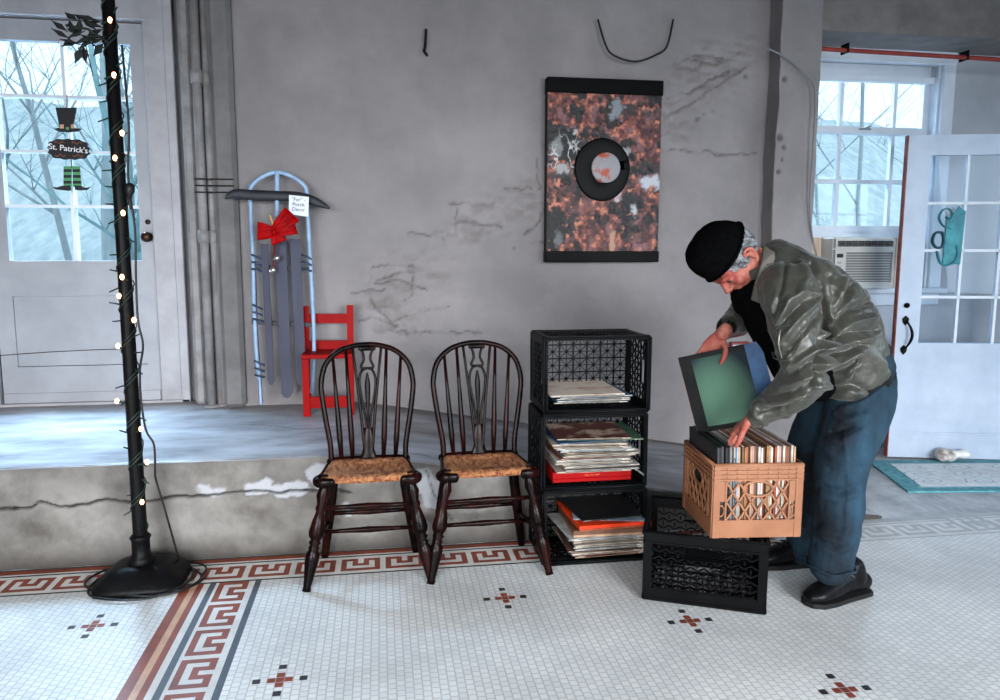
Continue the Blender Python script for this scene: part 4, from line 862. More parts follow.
for k in range(34):      # unlit bulbs and sockets sticking out
    z = .3+k*.062; s_ = random.choice((-1, 1)); r0 = Vector((px_+s_*.02, py_-.012, z)); e = r0+Vector((s_*random.uniform(.012, .034), -.012, random.uniform(-.02, .016)))
    mb = MB(); mb.tube([r0, e], [.0034, .0026], 6); mb.build('unlit_bulb', GW, t)
mb = MB()
for k in range(26):
    a = Vector((px_-.02+random.uniform(-.12, .02), py_-.03+random.uniform(-.03, .03), 2.03+random.uniform(0, .1))); d_ = Vector((random.uniform(-1, .4), random.uniform(-.4, .4), random.uniform(-.6, .6))).normalized(); n_ = d_.orthogonal()
    mb.add([a, a+d_*.03+n_*.011, a+d_*.062, a+d_*.03-n_*.011+Vector((0, -.004, 0))], [(0, 1, 2, 3)]); mb.tube([a, a+d_*.06], .0022, 5)
mb.tube([(px_, py_-.03, 2.05), (px_-.06, py_-.04, 2.09), (px_-.13, py_-.04, 2.1)], .005, 6); mb.tube([(px_-.02, py_-.04, 2.02), (px_-.07, py_-.04, 2.05), (px_-.06, py_-.05, 1.99), (px_-.05, py_-.05, 1.93)], .002, 6, k=3)
sg(mb.build('leaf_sprig', mat('dark_leaf', c(34, 40, 38), c(18, 20, 20), 20, .6)), 'dark dried leaf sprig tied near the top of the iron post', 'sprig')
cable('power_cable', [at(x, y, Y) for x, y, Y in [(122, 46, 2.87), (126, 90, 2.86), (129, 130, 2.86), (128, 170, 2.86), (130, 195, 2.86), (135, 230, 2.86), (136, 280, 2.86), (138, 320, 2.85), (143, 345, 2.85), (140, 370, 2.86), (141, 400, 2.86), (146, 430, 2.86), (154, 445, 2.86), (155, 470, 2.86), (156, 480, 2.87), (165, 510, 2.88), (172, 535, 2.9), (178, 556, 2.93)]]+[Vector((gz(180, 566).x, gz(180, 566).y, .012))], .0042, BLK, 'black power cable hanging beside the iron post')
t = thing('cable_plug', at(130, 190, 2.855), 'black plug joining cables beside the iron post below the second pane', 'plug')
mb = MB(); a, b = at(130, 183, 2.855), at(129.5, 199, 2.855); mb.lathe([(0, .008), (.1, .017), (.55, .017), (.7, .011), (1, .007)], a, b, 10); mb.build('plug_body', BLK, t)
mb = MB(); mb.tube([b, b-Vector((-.002, 0, .035))], [.006, .004], 8); mb.build('strain_relief', BLK, t)
pts = []
for k in range(90): an = k*.21; r = .2+.03*math.sin(k*.37)+.02*math.sin(k*.11); pts.append((px_+.02+r*math.cos(an)*1.0, py_-.0+r*.72*math.sin(an), .007+.004*(k % 3)*0+.003*math.sin(k)+.003))
cable('floor_cable', pts, .0045, BLK, 'black cable coiled on the floor around the foot of the post', k=2)
# ---- hanging top hat sign
YS = YD-.05; t = thing('hanging_sign', at(70, 190, YS), 'hanging sign with a top hat, lettered plaque and striped legs', 'sign')
HB = mat('sign_black', c(20, 20, 22), c(30, 30, 34), 20, .6); hgr = mat('sign_green', c(74, 140, 92), None, rough=.6)
def flat(name, px, m, y=YS, th=.012, hole=None): mb = MB(); P_ = [at(x, yy, y) for x, yy in px]; o = P_[0]; mb.prism([((p-o).x, (p-o).z) for p in P_], o, (1, 0, 0), (0, 0, 1), (0, -th, 0)); return mb.build(name, m, t)
flat('top_hat', [(56.5, 108), (77, 108), (74, 124), (74.5, 128.5), (82, 129), (79, 131.5), (70, 132.5), (60, 132), (54.5, 129), (60.5, 128)], HB)
flat('hat_band', [(60, 124.5), (74.2, 124.5), (74.2, 128.5), (60.2, 128.5)], mat('band_tan', c(196, 150, 120), None, rough=.6), YS-.013, .003)
flat('buckle', [(64, 122.5), (70.5, 122.5), (71, 129), (64, 129)], HB, YS-.016, .003); flat('clover', [(66, 127), (69, 127), (69, 130), (66, 130)], hgr, YS-.019, .002)
mb = MB(); cc = at(69.5, 149.5, YS); poly = []
for k in range(72): an = 2*PI*k/72; q = (abs(math.cos(an))**3+abs(math.sin(an))**3)**(-1/3); r = 1+.045*math.sin(an*13); poly.append((.112*q*r*math.cos(an)*.93, .054*q*r*math.sin(an)))
mb.prism(poly, cc, (1, 0, 0), (0, 0, 1), (0, -.012, 0)); mb.build('plaque', HB, t)
SW = mat('chalk_white', c(236, 236, 236), None, rough=.7); SO = mat('scroll_rust', c(150, 84, 60), None, rough=.7)
me = text_mesh("St. Patrick's", .043, .0015); o = link('plaque_lettering', me, SW, t, False); o.location = cc+Vector((0, -.0145, .002))-t.location; o.rotation_euler = (PI/2, math.radians(6), 0)
mb = MB()
for s_ in (-1, 1):
    for q in (-1, 1): mb.tube([cc+Vector((s_*(.02+.05*k/6), -.013, q*(.034+.007*math.sin(k*1.6)))) for k in range(7)], .0018, 5)
mb.build('scroll_decoration', SO, t)
for k, (x0_, x1_) in enumerate([(64.5, 72), (73, 80)]):
    for j in range(7):
        ya_ = 166.5+j*2.9; sh = (0.9*j if k else .2*j)*.35; sh = -sh if k == 0 else sh
        flat('striped_leg', [(x0_+sh*.4, ya_), (x1_+sh, ya_), (x1_+sh, ya_+2.9), (x0_+sh*.4, ya_+2.9)], hgr if j % 2 == 0 else HB)
flat('boot', [(62.5, 186), (71, 185.5), (71.5, 190), (69, 191), (65, 190.5), (56, 189.5), (53.5, 187), (58, 187.5)], HB, YS-.002); flat('boot', [(75, 185.5), (82, 186), (86, 188), (91, 187), (88, 190), (80, 190.5), (76, 190)], HB, YS-.002)
for s_, a_, b_ in [(0, (66, 132), (66, 142)), (0, (74, 132), (74, 142)), (0, (66, 158), (66, 167)), (0, (74, 158), (74, 167))]:
    mb = MB(); mb.tube([at(*a_, YS-.006), at(*b_, YS-.006)], (.003, .002), 6); mb.build('ribbon', mat('ribbon_teal', c(90, 170, 180), None, rough=.6), t)
mb = MB(); mb.tube([at(67, 95, YS-.006), at(67, 109, YS-.006)], .0022, 6); mb.build('hanger_cord', BLK, t)
for a_, b_ in (((70, 132), (70, 142)), ((71, 158), (72, 168))): mb = MB(); mb.tube([at(*a_, YS-.006), at(*b_, YS-.006)], .0022, 6); mb.build('link_cord', BLK, t)
# red canister behind the man
q = at(742, 370, 4.0); zb = float(ztop(q.x))
# ---- red and white box on the wall behind the man
t = thing('wall_sign', at(740, 355, YM-.03), 'small red and white sign on the wall behind the bending person', 'sign')
a, b = at(732, 342, YM-.03), at(746.5, 372, YM-.03)
mb = MB(); mb.box(a.x, b.x, YM-.035, YM-.022, b.z, a.z-.07); mb.build('red_field', mat('sign_red', c(196, 24, 22), None, rough=.5), t)
mb = MB(); mb.box(a.x, b.x-.02, YM-.035, YM-.022, a.z-.07, a.z-.02); mb.build('white_field', mat('sign_white', c(225, 228, 232), None, rough=.5), t)
mb = MB(); frame_rect(mb, a.x-.01, b.x+.004, b.z-.01, a.z, .01, YM-.042, YM-.018); mb.build('frame', mat('sign_edge', c(120, 30, 28), None, rough=.5), t)
# ---- outside
mb = MB(); mb.box(-40, 40, 4.7, 80, -.12, -.1); sg(struct(mb.build('ground_outside', mat('pale_snow_ground', c(196, 206, 210), c(140, 150, 150), .7, .9, bump=.3, bscale=6))))
me, P = grid(np.linspace(-40, 40, 120), np.linspace(0, 1, 30), lambda u, v: np.stack([u, 26+v*20, -.1+v*9+0*u], 1)); P[:, 2] += fbm(P*.25)*2.2*(P[:, 2] > .2); me.vertices.foreach_set('co', P.astype('f').ravel()); me.update()
struct(link('hillside_outside', me, mat('hill_brush', c(206, 214, 216), c(164, 176, 180), 1.0, .95, stretch=(3, 1, 1), lo=.3, hi=.7)))
BK = [mat('bark_pale', c(180, 186, 188), c(150, 158, 160), 4, .9, stretch=(1, 1, .3)), mat('bark_grey', c(150, 162, 166), c(122, 134, 138), 4, .9, stretch=(1, 1, .3)), mat('bark_teal', c(140, 170, 172), c(112, 142, 144), 4, .9)]
def tree(x, y, h, r, lean, seed, m, lb, grp, dens=1, zb=-.1):
    R = random.Random(seed); mb = MB()
    def br(p, d, L, r, lvl):
        pts = [p]; n = 4 if lvl else 7; dd = d.copy()
        for k in range(n): dd = (dd+Vector((R.uniform(-1, 1), R.uniform(-1, 1), R.uniform(-.4, .8)))*(.16 if lvl else .07)).normalized(); pts.append(pts[-1]+dd*L/n)
        rr = [r*(1-.65*k/n) for k in range(n+1)]; mb.tube(pts, rr, 6 if lvl < 2 else 4, cap=False)
        if lvl < 3:
            for k in range(int((7, 5, 4)[lvl]*dens)):
                i = R.randint(1 if lvl else 2, n); q = (pts[i]-pts[max(i-1, 0)]).normalized(); a_ = R.uniform(0, 6.28); sd = Vector((math.cos(a_), math.sin(a_), R.uniform(.1, .9))).normalized()
                br(pts[i], (q*.45+sd*.8).normalized(), L*R.uniform(.35, .6), max(rr[i]*.5, .004), lvl+1)
    br(Vector((x, y, zb)), Vector((lean, 0, 1)).normalized(), h, r, 0)
    sg(mb.build('bare_tree', m), lb, 'tree', grp)
G = 'bare trees outside the windows'
tree(-3.7, 10.5, 7, .12, .1, 1, BK[0], 'nearest thick pale tree outside the left door', None, 1.2)
tree(-2.6, 9.2, 5, .06, -.25, 2, BK[2], 'leaning slim tree close outside the left door panes', None, 1.3)
for k in range(11): tree(-9+k*1.1+random.uniform(-.4, .4), 13+random.uniform(-2, 8), 8, random.uniform(.07, .14), random.uniform(-.12, .12), 10+k, BK[k % 2], 'bare tree in the woods outside the left door', 'bare trees outside the left door', 1.1)
for k in range(6): tree(5.5+k*1.6+random.uniform(-.5, .5), 13+random.uniform(-2, 6), 8, random.uniform(.03, .06), random.uniform(-.15, .15), 40+k, BK[k % 2], 'bare tree outside the right window', 'bare trees outside the right window', 1.1)
# ================================================================== PERSON
V3 = Vector
person = thing('person', (1.68, 2.42, 0), 'person in black knit cap, olive jacket and jeans bending over the tan record crate', 'person')
def A3(x, y, Y): return at(x, y, Y)
# ---- hands
def hand(mb, wrist, fwd, pal, thumb, curls, thc, L=.185, spread=.05):
    """wrist point, direction of the fingers, palm normal, thumb side; curls per finger (3 joints, degrees)"""
    f = V3(fwd).normalized(); n = V3(pal); n = (n-f*n.dot(f)).normalized(); s = f.cross(n).normalized()
    if s.dot(V3(thumb)) < 0: s = -s
    w = V3(wrist); k = L/.185
    mb.tube([w-f*.03*k, w, w+f*.035*k, w+f*.07*k, w+f*.092*k], [(.026*k, .020*k), (.027*k, .019*k), (.036*k, .017*k), (.041*k, .015*k), (.038*k, .012*k)], 12, up=n)
    for i, (off, ln, r) in enumerate([(.029, .078, .0092), (.010, .086, .0094), (-.010, .080, .0090), (-.028, .064, .0080)]):
        p = w+f*(.088-.004*abs(i-1))*k+s*off*k; d = (f+s*off*spread*20).normalized(); pts = [p-d*.02*k, p]; c0_ = 0
        for j, q in enumerate((.45, .31, .24)):
            c0_ += math.radians(curls[i][j]); dd = (d*math.cos(c0_)+n*math.sin(c0_)).normalized(); pts.append(pts[-1]+dd*ln*q*k)
        mb.tube(pts, [r*1.05*k, r*1.08*k, r*k, r*.95*k, r*.8*k], 8)
    # thumb leaves the side of the palm near its base
    p = w+f*.022*k+s*.026*k; t1 = (f*.62+s*.72+n*thc[0]).normalized(); t2 = (f*.88+s*.32+n*thc[1]).normalized(); t3 = (f*.95+s*.1+n*thc[2]).normalized()
    a_ = p+t1*.036*k; b_ = a_+t2*.034*k; mb.tube([p-s*.01*k, a_, b_, b_+t3*.026*k], [.0155*k, .0125*k, .0115*k, .0085*k], 8)
# near hand: reaches down-left into the records
WN = A3(752, 418, 2.33); HN = A3(722, 440, 2.40); fN = (HN-WN)
# far hand: holds the top edge of the album; comes down from the sleeve
WF = A3(722, 334, 2.535)
body = MB()
# torso, legs
body.tube([A3(850, 368, 2.45), A3(838, 348, 2.45), A3(812, 318, 2.45), A3(788, 285, 2.45), A3(768, 268, 2.45)], [(.07, .12), (.09, .13), (.10, .13), (.085, .12), (.045, .05)], 14, up=(0, 1, 0), cf=.3)
body.tube([A3(858, 378, 2.40), A3(842, 450, 2.35), A3(836, 500, 2.35), A3(832, 568, 2.35)], [.06, .062, .06, .045], 12)
body.tube([A3(850, 378, 2.52), A3(806, 450, 2.62), A3(806, 505, 2.64), A3(806, 552, 2.66)], [.06, .062, .06, .045], 12)
body.tube([A3(784, 286, 2.38), A3(790, 298, 2.28), A3(798, 335, 2.24), A3(804, 366, 2.225), A3(790, 388, 2.25), A3(765, 410, 2.31), WN], [.045, .05, .045, .042, .040, .034, .027], 12)
body.tube([A3(782, 285, 2.55), A3(768, 292, 2.66), A3(752, 312, 2.70), A3(738, 326, 2.66), A3(728, 330, 2.60), WF], [.06, .055, .05, .045, .034, .027], 12)
# head
HC = A3(733, 259, 2.45); hu = V3((-.95, -.04, .30)).normalized(); hf = V3((-.30, -.06, -.95)); hf = (hf-hu*hf.dot(hu)).normalized(); hs = hf.cross(hu).normalized()
if hs.y > 0: hs = -hs          # hs points to the near (camera) side
def HP(u, f, s=0): return HC+hu*u+hf*f+hs*s
HM = Matrix((hf, hs, hu)).transposed().to_4x4()
body.ball(HP(.025, -.012), (.098, .078, .100), 20, M=HM)                    # skull
body.ball(HP(-.03, .03), (.068, .064, .078), 16, M=HM)                      # face
body.tube([HP(-.075, .062, -.012), HP(-.088, .066), HP(-.075, .062, .012)], .024, 10)   # chin
body.tube([HP(-.04, -.01, .056), HP(-.07, .03, .045), HP(-.085, .06, .02)], [.024, .022, .02], 10)  # jaw
body.tube([HP(-.04, -.01, -.056), HP(-.07, .03, -.045), HP(-.085, .06, -.02)], [.024, .022, .02], 10)
body.tube([HP(.022, .088), HP(0, .103), HP(-.018, .118), HP(-.024, .108)], [.010, .011, .0135, .010], 10)   # nose
for s_ in (-1, 1):
    body.ball(HP(-.022, .105, s_*.011), .009, 8); body.ball(HP(.004, .078, s_*.031), (.012, .013, .011), 10, M=HM)      # nostril wings, eyes
    body.tube([HP(.024, .092, s_*.012), HP(.028, .088, s_*.032), HP(.02, .07, s_*.05)], [.009, .010, .007], 8)          # brow
    body.ball(HP(-.022, .068, s_*.042), (.022, .02, .022), 12, M=HM)                                                    # cheek
    e = HP(-.016, -.018, s_*.084)
    rim = [e+hu*a_+hf*b_+hs*s_*c_ for a_, b_, c_ in [(-.030, .010, -.004), (-.018, .0, .006), (.0, -.012, .014), (.02, -.016, .017), (.033, -.006, .014), (.031, .010, .006), (.018, .014, .0)]]
    body.tube(rim, [.009, .0075, .007, .007, .007, .007, .006], 8, k=2); body.tube([e+hu*-.01, e+hu*.012+hs*s_*.004], [.010, .009], 8)
body.tube([HP(-.050, .092, -.022), HP(-.049, .099, 0), HP(-.050, .092, .022)], [.006, .0075, .006], 8); body.tube([HP(-.062, .088, -.018), HP(-.061, .094, 0), HP(-.062, .088, .018)], [.006, .008, .006], 8)   # lips
body.tube([HP(-.045, -.03), HP(-.08, -.02), A3(768, 272, 2.45), A3(784, 284, 2.45)], [(.05, .055), (.052, .055), (.045, .055), (.045, .06)], 14, up=(0, 1, 0))
hand(body, WN, fN, (-.15, .3, -.95), (-.3, -1, -.1), [(22, 30, 15), (26, 34, 18), (30, 34, 18), (34, 36, 20)], (.25, .45, .4), .175)
hand(body, WF, (-.40, .42, -.82), (-.35, -1, -.2), (1, 0, .2), [(0, 4, 4)]*4, (1.5, .7, .2), .175)
me = remesh(body, .0042, 3)
bod = link('body', me, SKIN, person)
# ---- eyes
for s_ in (-1, 1):
    mb = MB(); mb.ball(HP(.004, .083, s_*.031), (.0085, .0105, .0095), 10, M=HM); o = mb.build('eye', mat('eye_dark', c(60, 44, 38), None, rough=.25), person)
# ---- hair and knit cap
hair = MB(); hair.ball(HP(.028, -.022), (.102, .088, .100), 18, M=HM); hair.ball(HP(.0, -.05), (.065, .078, .075), 14, M=HM)
for s_ in (-1, 1): hair.tube([HP(.03, .02, s_*.078), HP(.008, .024, s_*.074), HP(-.012, .026, s_*.07)], [.014, .012, .007], 8)
me = remesh(hair, .0045, 2, lambda co, no: (fbm(co*np.array([60, 60, 140]), 4)-.45)*.012)
link('hair', me, mat('grey_hair', c(140, 142, 146), c(54, 56, 60), 45, .7, bump=.6, bscale=140, stretch=(1, 1, 2.4), lo=.38, hi=.62), person)
cap = MB(); Y0 = 2.45
# brim edge from the back of the head (740,222) to the forehead (712,283)
ca, cb = A3(741, 224, Y0), A3(713, 283, Y0); cc_ = (ca+cb)/2; ce = (cb-ca).normalized(); cn = V3((ce.z, 0, -ce.x)).normalized()
if cn.x > 0: cn = -cn
rad_ = (cb-ca).length/2
def ring(off, ru, rv, sh): return (cc_+cn*off+ce*sh, ru, rv)
prof = [(0, .94, .092, 0), (.03, .97, .097, .0), (.06, .94, .095, .004), (.09, .84, .086, .010), (.112, .68, .068, .016), (.13, .45, .045, .022), (.138, .2, .02, .026)]
V_ = []; nn = 28
for off, k_, rv, sh in prof:
    for j in range(nn): an = 2*PI*j/nn; V_.append(cc_+cn*off+ce*(sh+rad_*k_*math.cos(an))+V3((0, 1, 0))*rv*math.sin(an))
m_ = len(prof); Fc = [tuple(range(nn-1, -1, -1)), tuple((m_-1)*nn+j for j in range(nn))]
for i in range(m_-1):
    for j in range(nn): j2 = (j+1) % nn; Fc.append((i*nn+j, i*nn+j2, i*nn+nn+j2, i*nn+nn+j))
cap.add(V_, Fc)
me = remesh(cap, .0045, 6, lambda co, no: (fbm(co*14, 3)-.5)*.014+.0012*np.sin((co@np.array(tuple(V3((0, 1, 0)))))*900))
link('knit_cap', me, mat('black_knit', c(4, 4, 5), c(8, 8, 9), 60, .95, bump=.7, bscale=220, spec=.03), person)
mb = MB(); mb.tube([cc_+cn*.014+ce*(rad_*.955*math.cos(2*PI*k/28))+V3((0, 1, 0))*.094*math.sin(2*PI*k/28) for k in range(29)], [(.010, .003)]*29, 8, up=tuple(cn), cap=False)
mb.build('cap_cuff', MATS['black_knit'], person)
# ---- jacket
OL = mat('olive_jacket', c(70, 70, 62), c(38, 38, 34), 7, .36, bump=.12, bscale=60, sheen=.1, lo=.3, hi=.7)
jk = MB()
jk.tube([A3(852, 375, 2.45), A3(838, 352, 2.45), A3(829, 333, 2.45), A3(812, 313, 2.45), A3(792, 290, 2.45), A3(775, 270, 2.45), A3(762, 262, 2.45)],
        [(.135, .165), (.168, .178), (.182, .185), (.182, .19), (.160, .185), (.118, .135), (.088, .088)], 20, up=(0, 1, 0), k=2, cf=.15)
jk.tube([A3(852, 392, 2.42), A3(828, 385, 2.40)], [(.05, .13), (.045, .11)], 12, up=(0, 1, 0), cf=.5)
SLN = [A3(784, 284, 2.36), A3(788, 294, 2.29), A3(796, 322, 2.24), A3(803, 348, 2.22), A3(805, 370, 2.22), A3(795, 388, 2.24), A3(778, 402, 2.29), A3(765, 411, 2.31)]
jk.tube(SLN, [(.09, .08), (.105, .092), (.110, .088), (.108, .084), (.102, .08), (.085, .074), (.068, .062), (.054, .05)], 16, k=3)
jk.tube([A3(782, 288, 2.54), A3(766, 296, 2.64), A3(752, 308, 2.69), A3(742, 318, 2.67), A3(733, 324, 2.62), A3(727, 326, 2.585)], [(.09, .08), (.085, .08), (.078, .072), (.064, .062), (.052, .05), (.042, .040)], 14, k=3)
folds = [  # photo-read fold lines: (polyline, height m, half width px)
    ([(776, 330), (790, 300), (806, 292), (822, 296)], .012, 3.5), ([(770, 338), (785, 318), (806, 300)], -.012, 2.5), ([(776, 348), (800, 318), (818, 300)], .010, 3), ([(782, 356), (806, 330), (822, 312)], -.010, 2.5),
    ([(822, 292), (826, 320), (822, 350), (814, 380)], -.022, 3.2), ([(828, 300), (834, 330), (830, 352)], .010, 3),
    ([(832, 326), (850, 310), (868, 302)], -.016, 3), ([(830, 334), (852, 322), (874, 318)], .012, 3.5), ([(830, 338), (856, 332), (878, 330)], -.014, 2.6), ([(820, 350), (845, 342), (870, 338)], .012, 3.5),
    ([(822, 356), (848, 352), (866, 345)], -.014, 2.4), ([(818, 366), (842, 362), (860, 352)], .010, 3.2), ([(818, 374), (842, 372), (858, 362)], -.014, 2.6), ([(815, 386), (836, 384), (850, 376)], .010, 3),
    ([(812, 262), (822, 285), (828, 300)], -.010, 3), ([(800, 262), (806, 280), (800, 292)], .009, 3.5), ([(830, 276), (836, 296), (832, 312)], -.008, 3), ([(852, 285), (846, 300), (836, 312)], -.012, 2.6), ([(845, 278), (840, 296)], .008, 3),
    ([(766, 388), (790, 384), (812, 374)], .014, 3.2), ([(764, 396), (788, 394), (812, 384), (822, 368)], -.014, 2.6), ([(756, 402), (780, 402), (804, 394)], .012, 3), ([(760, 410), (785, 408), (806, 398)], -.010, 2.4), ([(772, 376), (792, 374), (812, 362)], -.012, 2.4), ([(776, 370), (796, 364), (816, 350)], .010, 3),
    ([(752, 405), (757, 416), (766, 424)], .008, 2.6), ([(784, 345), (790, 362), (788, 372)], .006, 2.5), ([(768, 308), (772, 330), (770, 350)], -.012, 2.2), ([(786, 262), (782, 285), (774, 312)], -.008, 2.4)]
def jdisp(co, no):
    d = (fbm(co*9, 3)-.5)*.020+(fbm(co*np.array([26, 26, 26])+9, 3)-.5)*.013; px = proj(co); face = np.clip(-no[:, 1]*2+.35, 0, 1); nz = 1+(fbm(co*12+5)-.5)*1.2
    ph = (px[:, 0]*.55+px[:, 1]*.9)/7.5+fbm(co*7)*7; d += .0022*np.sin(ph)*face
    for pl, h, w in folds: d = d+1.5*h*np.exp(-(seg_dist(px, pl)/w)**2)*face*nz
    return d
me = remesh(jk, .0055, 5, jdisp); OL.node_tree.nodes['Principled BSDF'].inputs['Specular IOR Level'].default_value = .42; jacket = link('jacket', me, OL, person)
DKN = mat('dark_knit', c(24, 25, 24), c(14, 14, 14), 40, .9, bump=.7, bscale=180, spec=.2)
# knitted hem at the waist
mb = MB(); mb.tube([A3(857, 383, 2.45), A3(853, 377, 2.45), A3(847, 369, 2.45)], [(.128, .158), (.140, .168), (.138, .165)], 28, up=(0, 1, 0), k=2, cf=.1)
me = remesh(mb, .006, 2, lambda co, no: .0022*np.sin(co[:, 1]*420)+(fbm(co*20)-.5)*.006); link('knit_waistband', me, DKN, person)
for nm, a_, b_, r in [('cuff', A3(765, 411, 2.31), A3(756, 417, 2.325), .046), ('cuff', A3(727, 326, 2.585), A3(724, 332, 2.57), .038)]:
    mb = MB(); mb.tube([a_, (a_+b_)/2, b_], [r, r*.96, r*.82], 16); mb.build(nm, OL if r > .04 else DKN, person)
# collar: folded fly collar round the neck with a long near point
mb = MB(); nk = A3(764, 266, 2.45); nd = (A3(752, 256, 2.45)-A3(790, 290, 2.45)).normalized(); nu = V3((nd.z, 0, -nd.x))
pts = []
for k in range(25):
    an = math.radians(-150)+math.radians(300)*k/24; pts.append(nk+nd*(.012-.02*math.cos(an))+nu*(-.088*math.cos(an+PI))*1.0+V3((0, 1, 0))*.092*math.sin(an))
mb.tube(pts, [(.034, .009)]*25, 8, up=tuple(nu)); 
q = [A3(764, 245, 2.37), A3(762, 262, 2.345), A3(756, 283, 2.335), A3(752, 300, 2.335), A3(764, 305, 2.33), A3(770, 290, 2.325), A3(776, 268, 2.325), A3(776, 252, 2.345)]
cen = sum(q, V3())/8; mb2 = MB(); mb2.add([p for p in q]+[p+V3((0, .014, 0)) for p in q], [tuple(range(8)), tuple(range(15, 7, -1))]+[(i, i+8, (i+1) % 8+8, (i+1) % 8) for i in range(8)])
me = remesh(mb2, .004, 3); link('collar_flap', me, mat('collar_grey', c(92, 88, 80), c(66, 62, 57), 10, .5, bump=.2), person)
mb.build('collar', OL, person)
mb = MB(); mb.tube([A3(764, 304, 2.37), A3(774, 330, 2.36), A3(779, 355, 2.37), A3(782, 380, 2.4)], (.008, .012), 8, k=3); mb.build('front_placket', DKN, person)
# sleeve pocket with zipper, drawn on the near upper sleeve
def onsleeve(x, y): 
    # nearest jacket point along the photo ray
    r = ray(x, y); hit, loc, n_, i_ = jacket_bvh.ray_cast(V3((0, 0, CH)), r.normalized(), 5)[0:4] if 0 else (None,)*4
    return None
from mathutils.bvhtree import BVHTree
jv = [tuple(v.co) for v in me.vertices]; jm = jacket.data; bvh = BVHTree.FromPolygons([tuple(v.co) for v in jm.vertices], [tuple(p.vertices) for p in jm.polygons])
def surf(x, y, off=.004):
    h = bvh.ray_cast(V3((0, 0, CH)), ray(x, y).normalized()); return (h[0]+h[1]*off) if h[0] is not None else at(x, y, 2.25)
mb = MB(); mb.tube([surf(781, 330), surf(779, 342), surf(781, 352), surf(783, 358)], .0028, 6, k=2); mb.build('pocket_zipper', mat('zip_metal', c(150, 148, 140), None, rough=.35, metal=.7), person)
mb = MB(); mb.tube([surf(x, y, .001) for x, y in [(774, 330), (772, 345), (774, 358), (788, 360), (800, 345), (802, 334), (790, 325), (776, 328)]], .0022, 6, k=2); mb.build('pocket_seam', OL, person)
mb = MB(); 
for x, y in [(775, 353)]: mb.ball(surf(x, y, .002), (.007, .004, .007), 10)
mb.build('snap_button', BLK, person)
mb = MB(); mb.tube([surf(x, y, .001) for x, y in [(822, 352), (838, 346), (856, 346), (858, 362), (850, 378)]], .0024, 6, k=2); mb.build('side_pocket_seam', OL, person)
# dark sweater showing in the open front
mb = MB(); mb.tube([A3(756, 288, 2.45), A3(770, 312, 2.45), A3(790, 345, 2.45), A3(808, 378, 2.45)], [(.065, .09), (.095, .13), (.105, .14), (.095, .13)], 16, up=(0, 1, 0), k=2); mb.tube([A3(745, 292, 2.46), A3(752, 304, 2.46)], [(.05, .07), (.06, .09)], 12, up=(0, 1, 0))
me = remesh(mb, .006, 4, lambda co, no: (fbm(co*12)-.5)*.014); link('dark_sweater', me, mat('black_wool', c(4, 4, 5), c(8, 8, 9), 30, .95, spec=.03), person)
# ---- jeans
JN = mat('blue_denim', c(4, 12, 21), c(32, 62, 80), 5.0, .85, bump=.35, bscale=260, lo=.42, hi=.72, stretch=(1, 1, .55))
jn = MB()
jn.tube([A3(866, 356, 2.42), A3(862, 380, 2.41), A3(858, 410, 2.38), A3(846, 445, 2.36), A3(840, 480, 2.35), A3(838, 515, 2.35), A3(834, 545, 2.35), A3(831, 564, 2.35)],
        [(.09, .09), (.118, .118), (.118, .116), (.104, .10), (.092, .092), (.088, .088), (.080, .082), (.078, .082)], 18, k=3)
jn.tube([A3(860, 355, 2.50), A3(850, 380, 2.52), A3(832, 410, 2.57), A3(812, 445, 2.61), A3(806, 480, 2.63), A3(806, 515, 2.64), A3(806, 548, 2.66)],
        [(.10, .10), (.13, .125), (.115, .115), (.098, .098), (.09, .09), (.085, .085), (.078, .08)], 18, k=3)
jn.tube([A3(866, 368, 2.38), A3(860, 368, 2.52)], [.10, .10], 14); 
jf = [([(826, 410), (845, 420), (866, 416)], .010, 4), ([(818, 428), (836, 432), (852, 426)], -.012, 2.6), ([(820, 436), (840, 442), (862, 430)], .010, 3), ([(848, 400), (868, 395), (884, 378)], -.010, 2.6), ([(840, 408), (862, 402), (882, 388)], .008, 3),
      ([(850, 392), (870, 384), (884, 366)], -.010, 2.4), ([(822, 486), (840, 492), (856, 486)], -.010, 2.6), ([(818, 494), (838, 500), (856, 494)], .009, 3), ([(816, 540), (834, 546), (850, 540)], -.010, 2.2), ([(816, 548), (834, 553), (850, 547)], .008, 2.6), ([(822, 530), (838, 534), (852, 527)], .008, 3), ([(824, 450), (842, 462), (858, 455)], .006, 4), ([(830, 470), (846, 474), (860, 468)], -.007, 2.6),
      ([(790, 480), (806, 490), (818, 486)], -.01, 3), ([(790, 520), (806, 530), (818, 524)], -.01, 3), ([(844, 430), (848, 480), (844, 540)], .004, 1.6)]
def jnd(co, no):
    d = (fbm(co*8+3, 3)-.5)*.018+(fbm(co*22, 2)-.5)*.006; px = proj(co); face = np.clip(-no[:, 1]*2+.35, 0, 1)
    for pl, h, w in jf: d = d+h*np.exp(-(seg_dist(px, pl)/w)**2)*face
    return d
me = remesh(jn, .006, 5, jnd); jeans = link('jeans', me, JN, person)
for (x, y, Y, r) in [(831, 564, 2.35, .083), (806, 549, 2.66, .082)]:
    p = A3(x, y, Y); mb = MB(); mb.tube([p+V3((r*math.cos(2*PI*k/20), r*1.02*math.sin(2*PI*k/20), -.004+.006*math.sin(k*1.3))) for k in range(21)], .0055, 8, cap=False); mb.build('trouser_hem', JN, person)
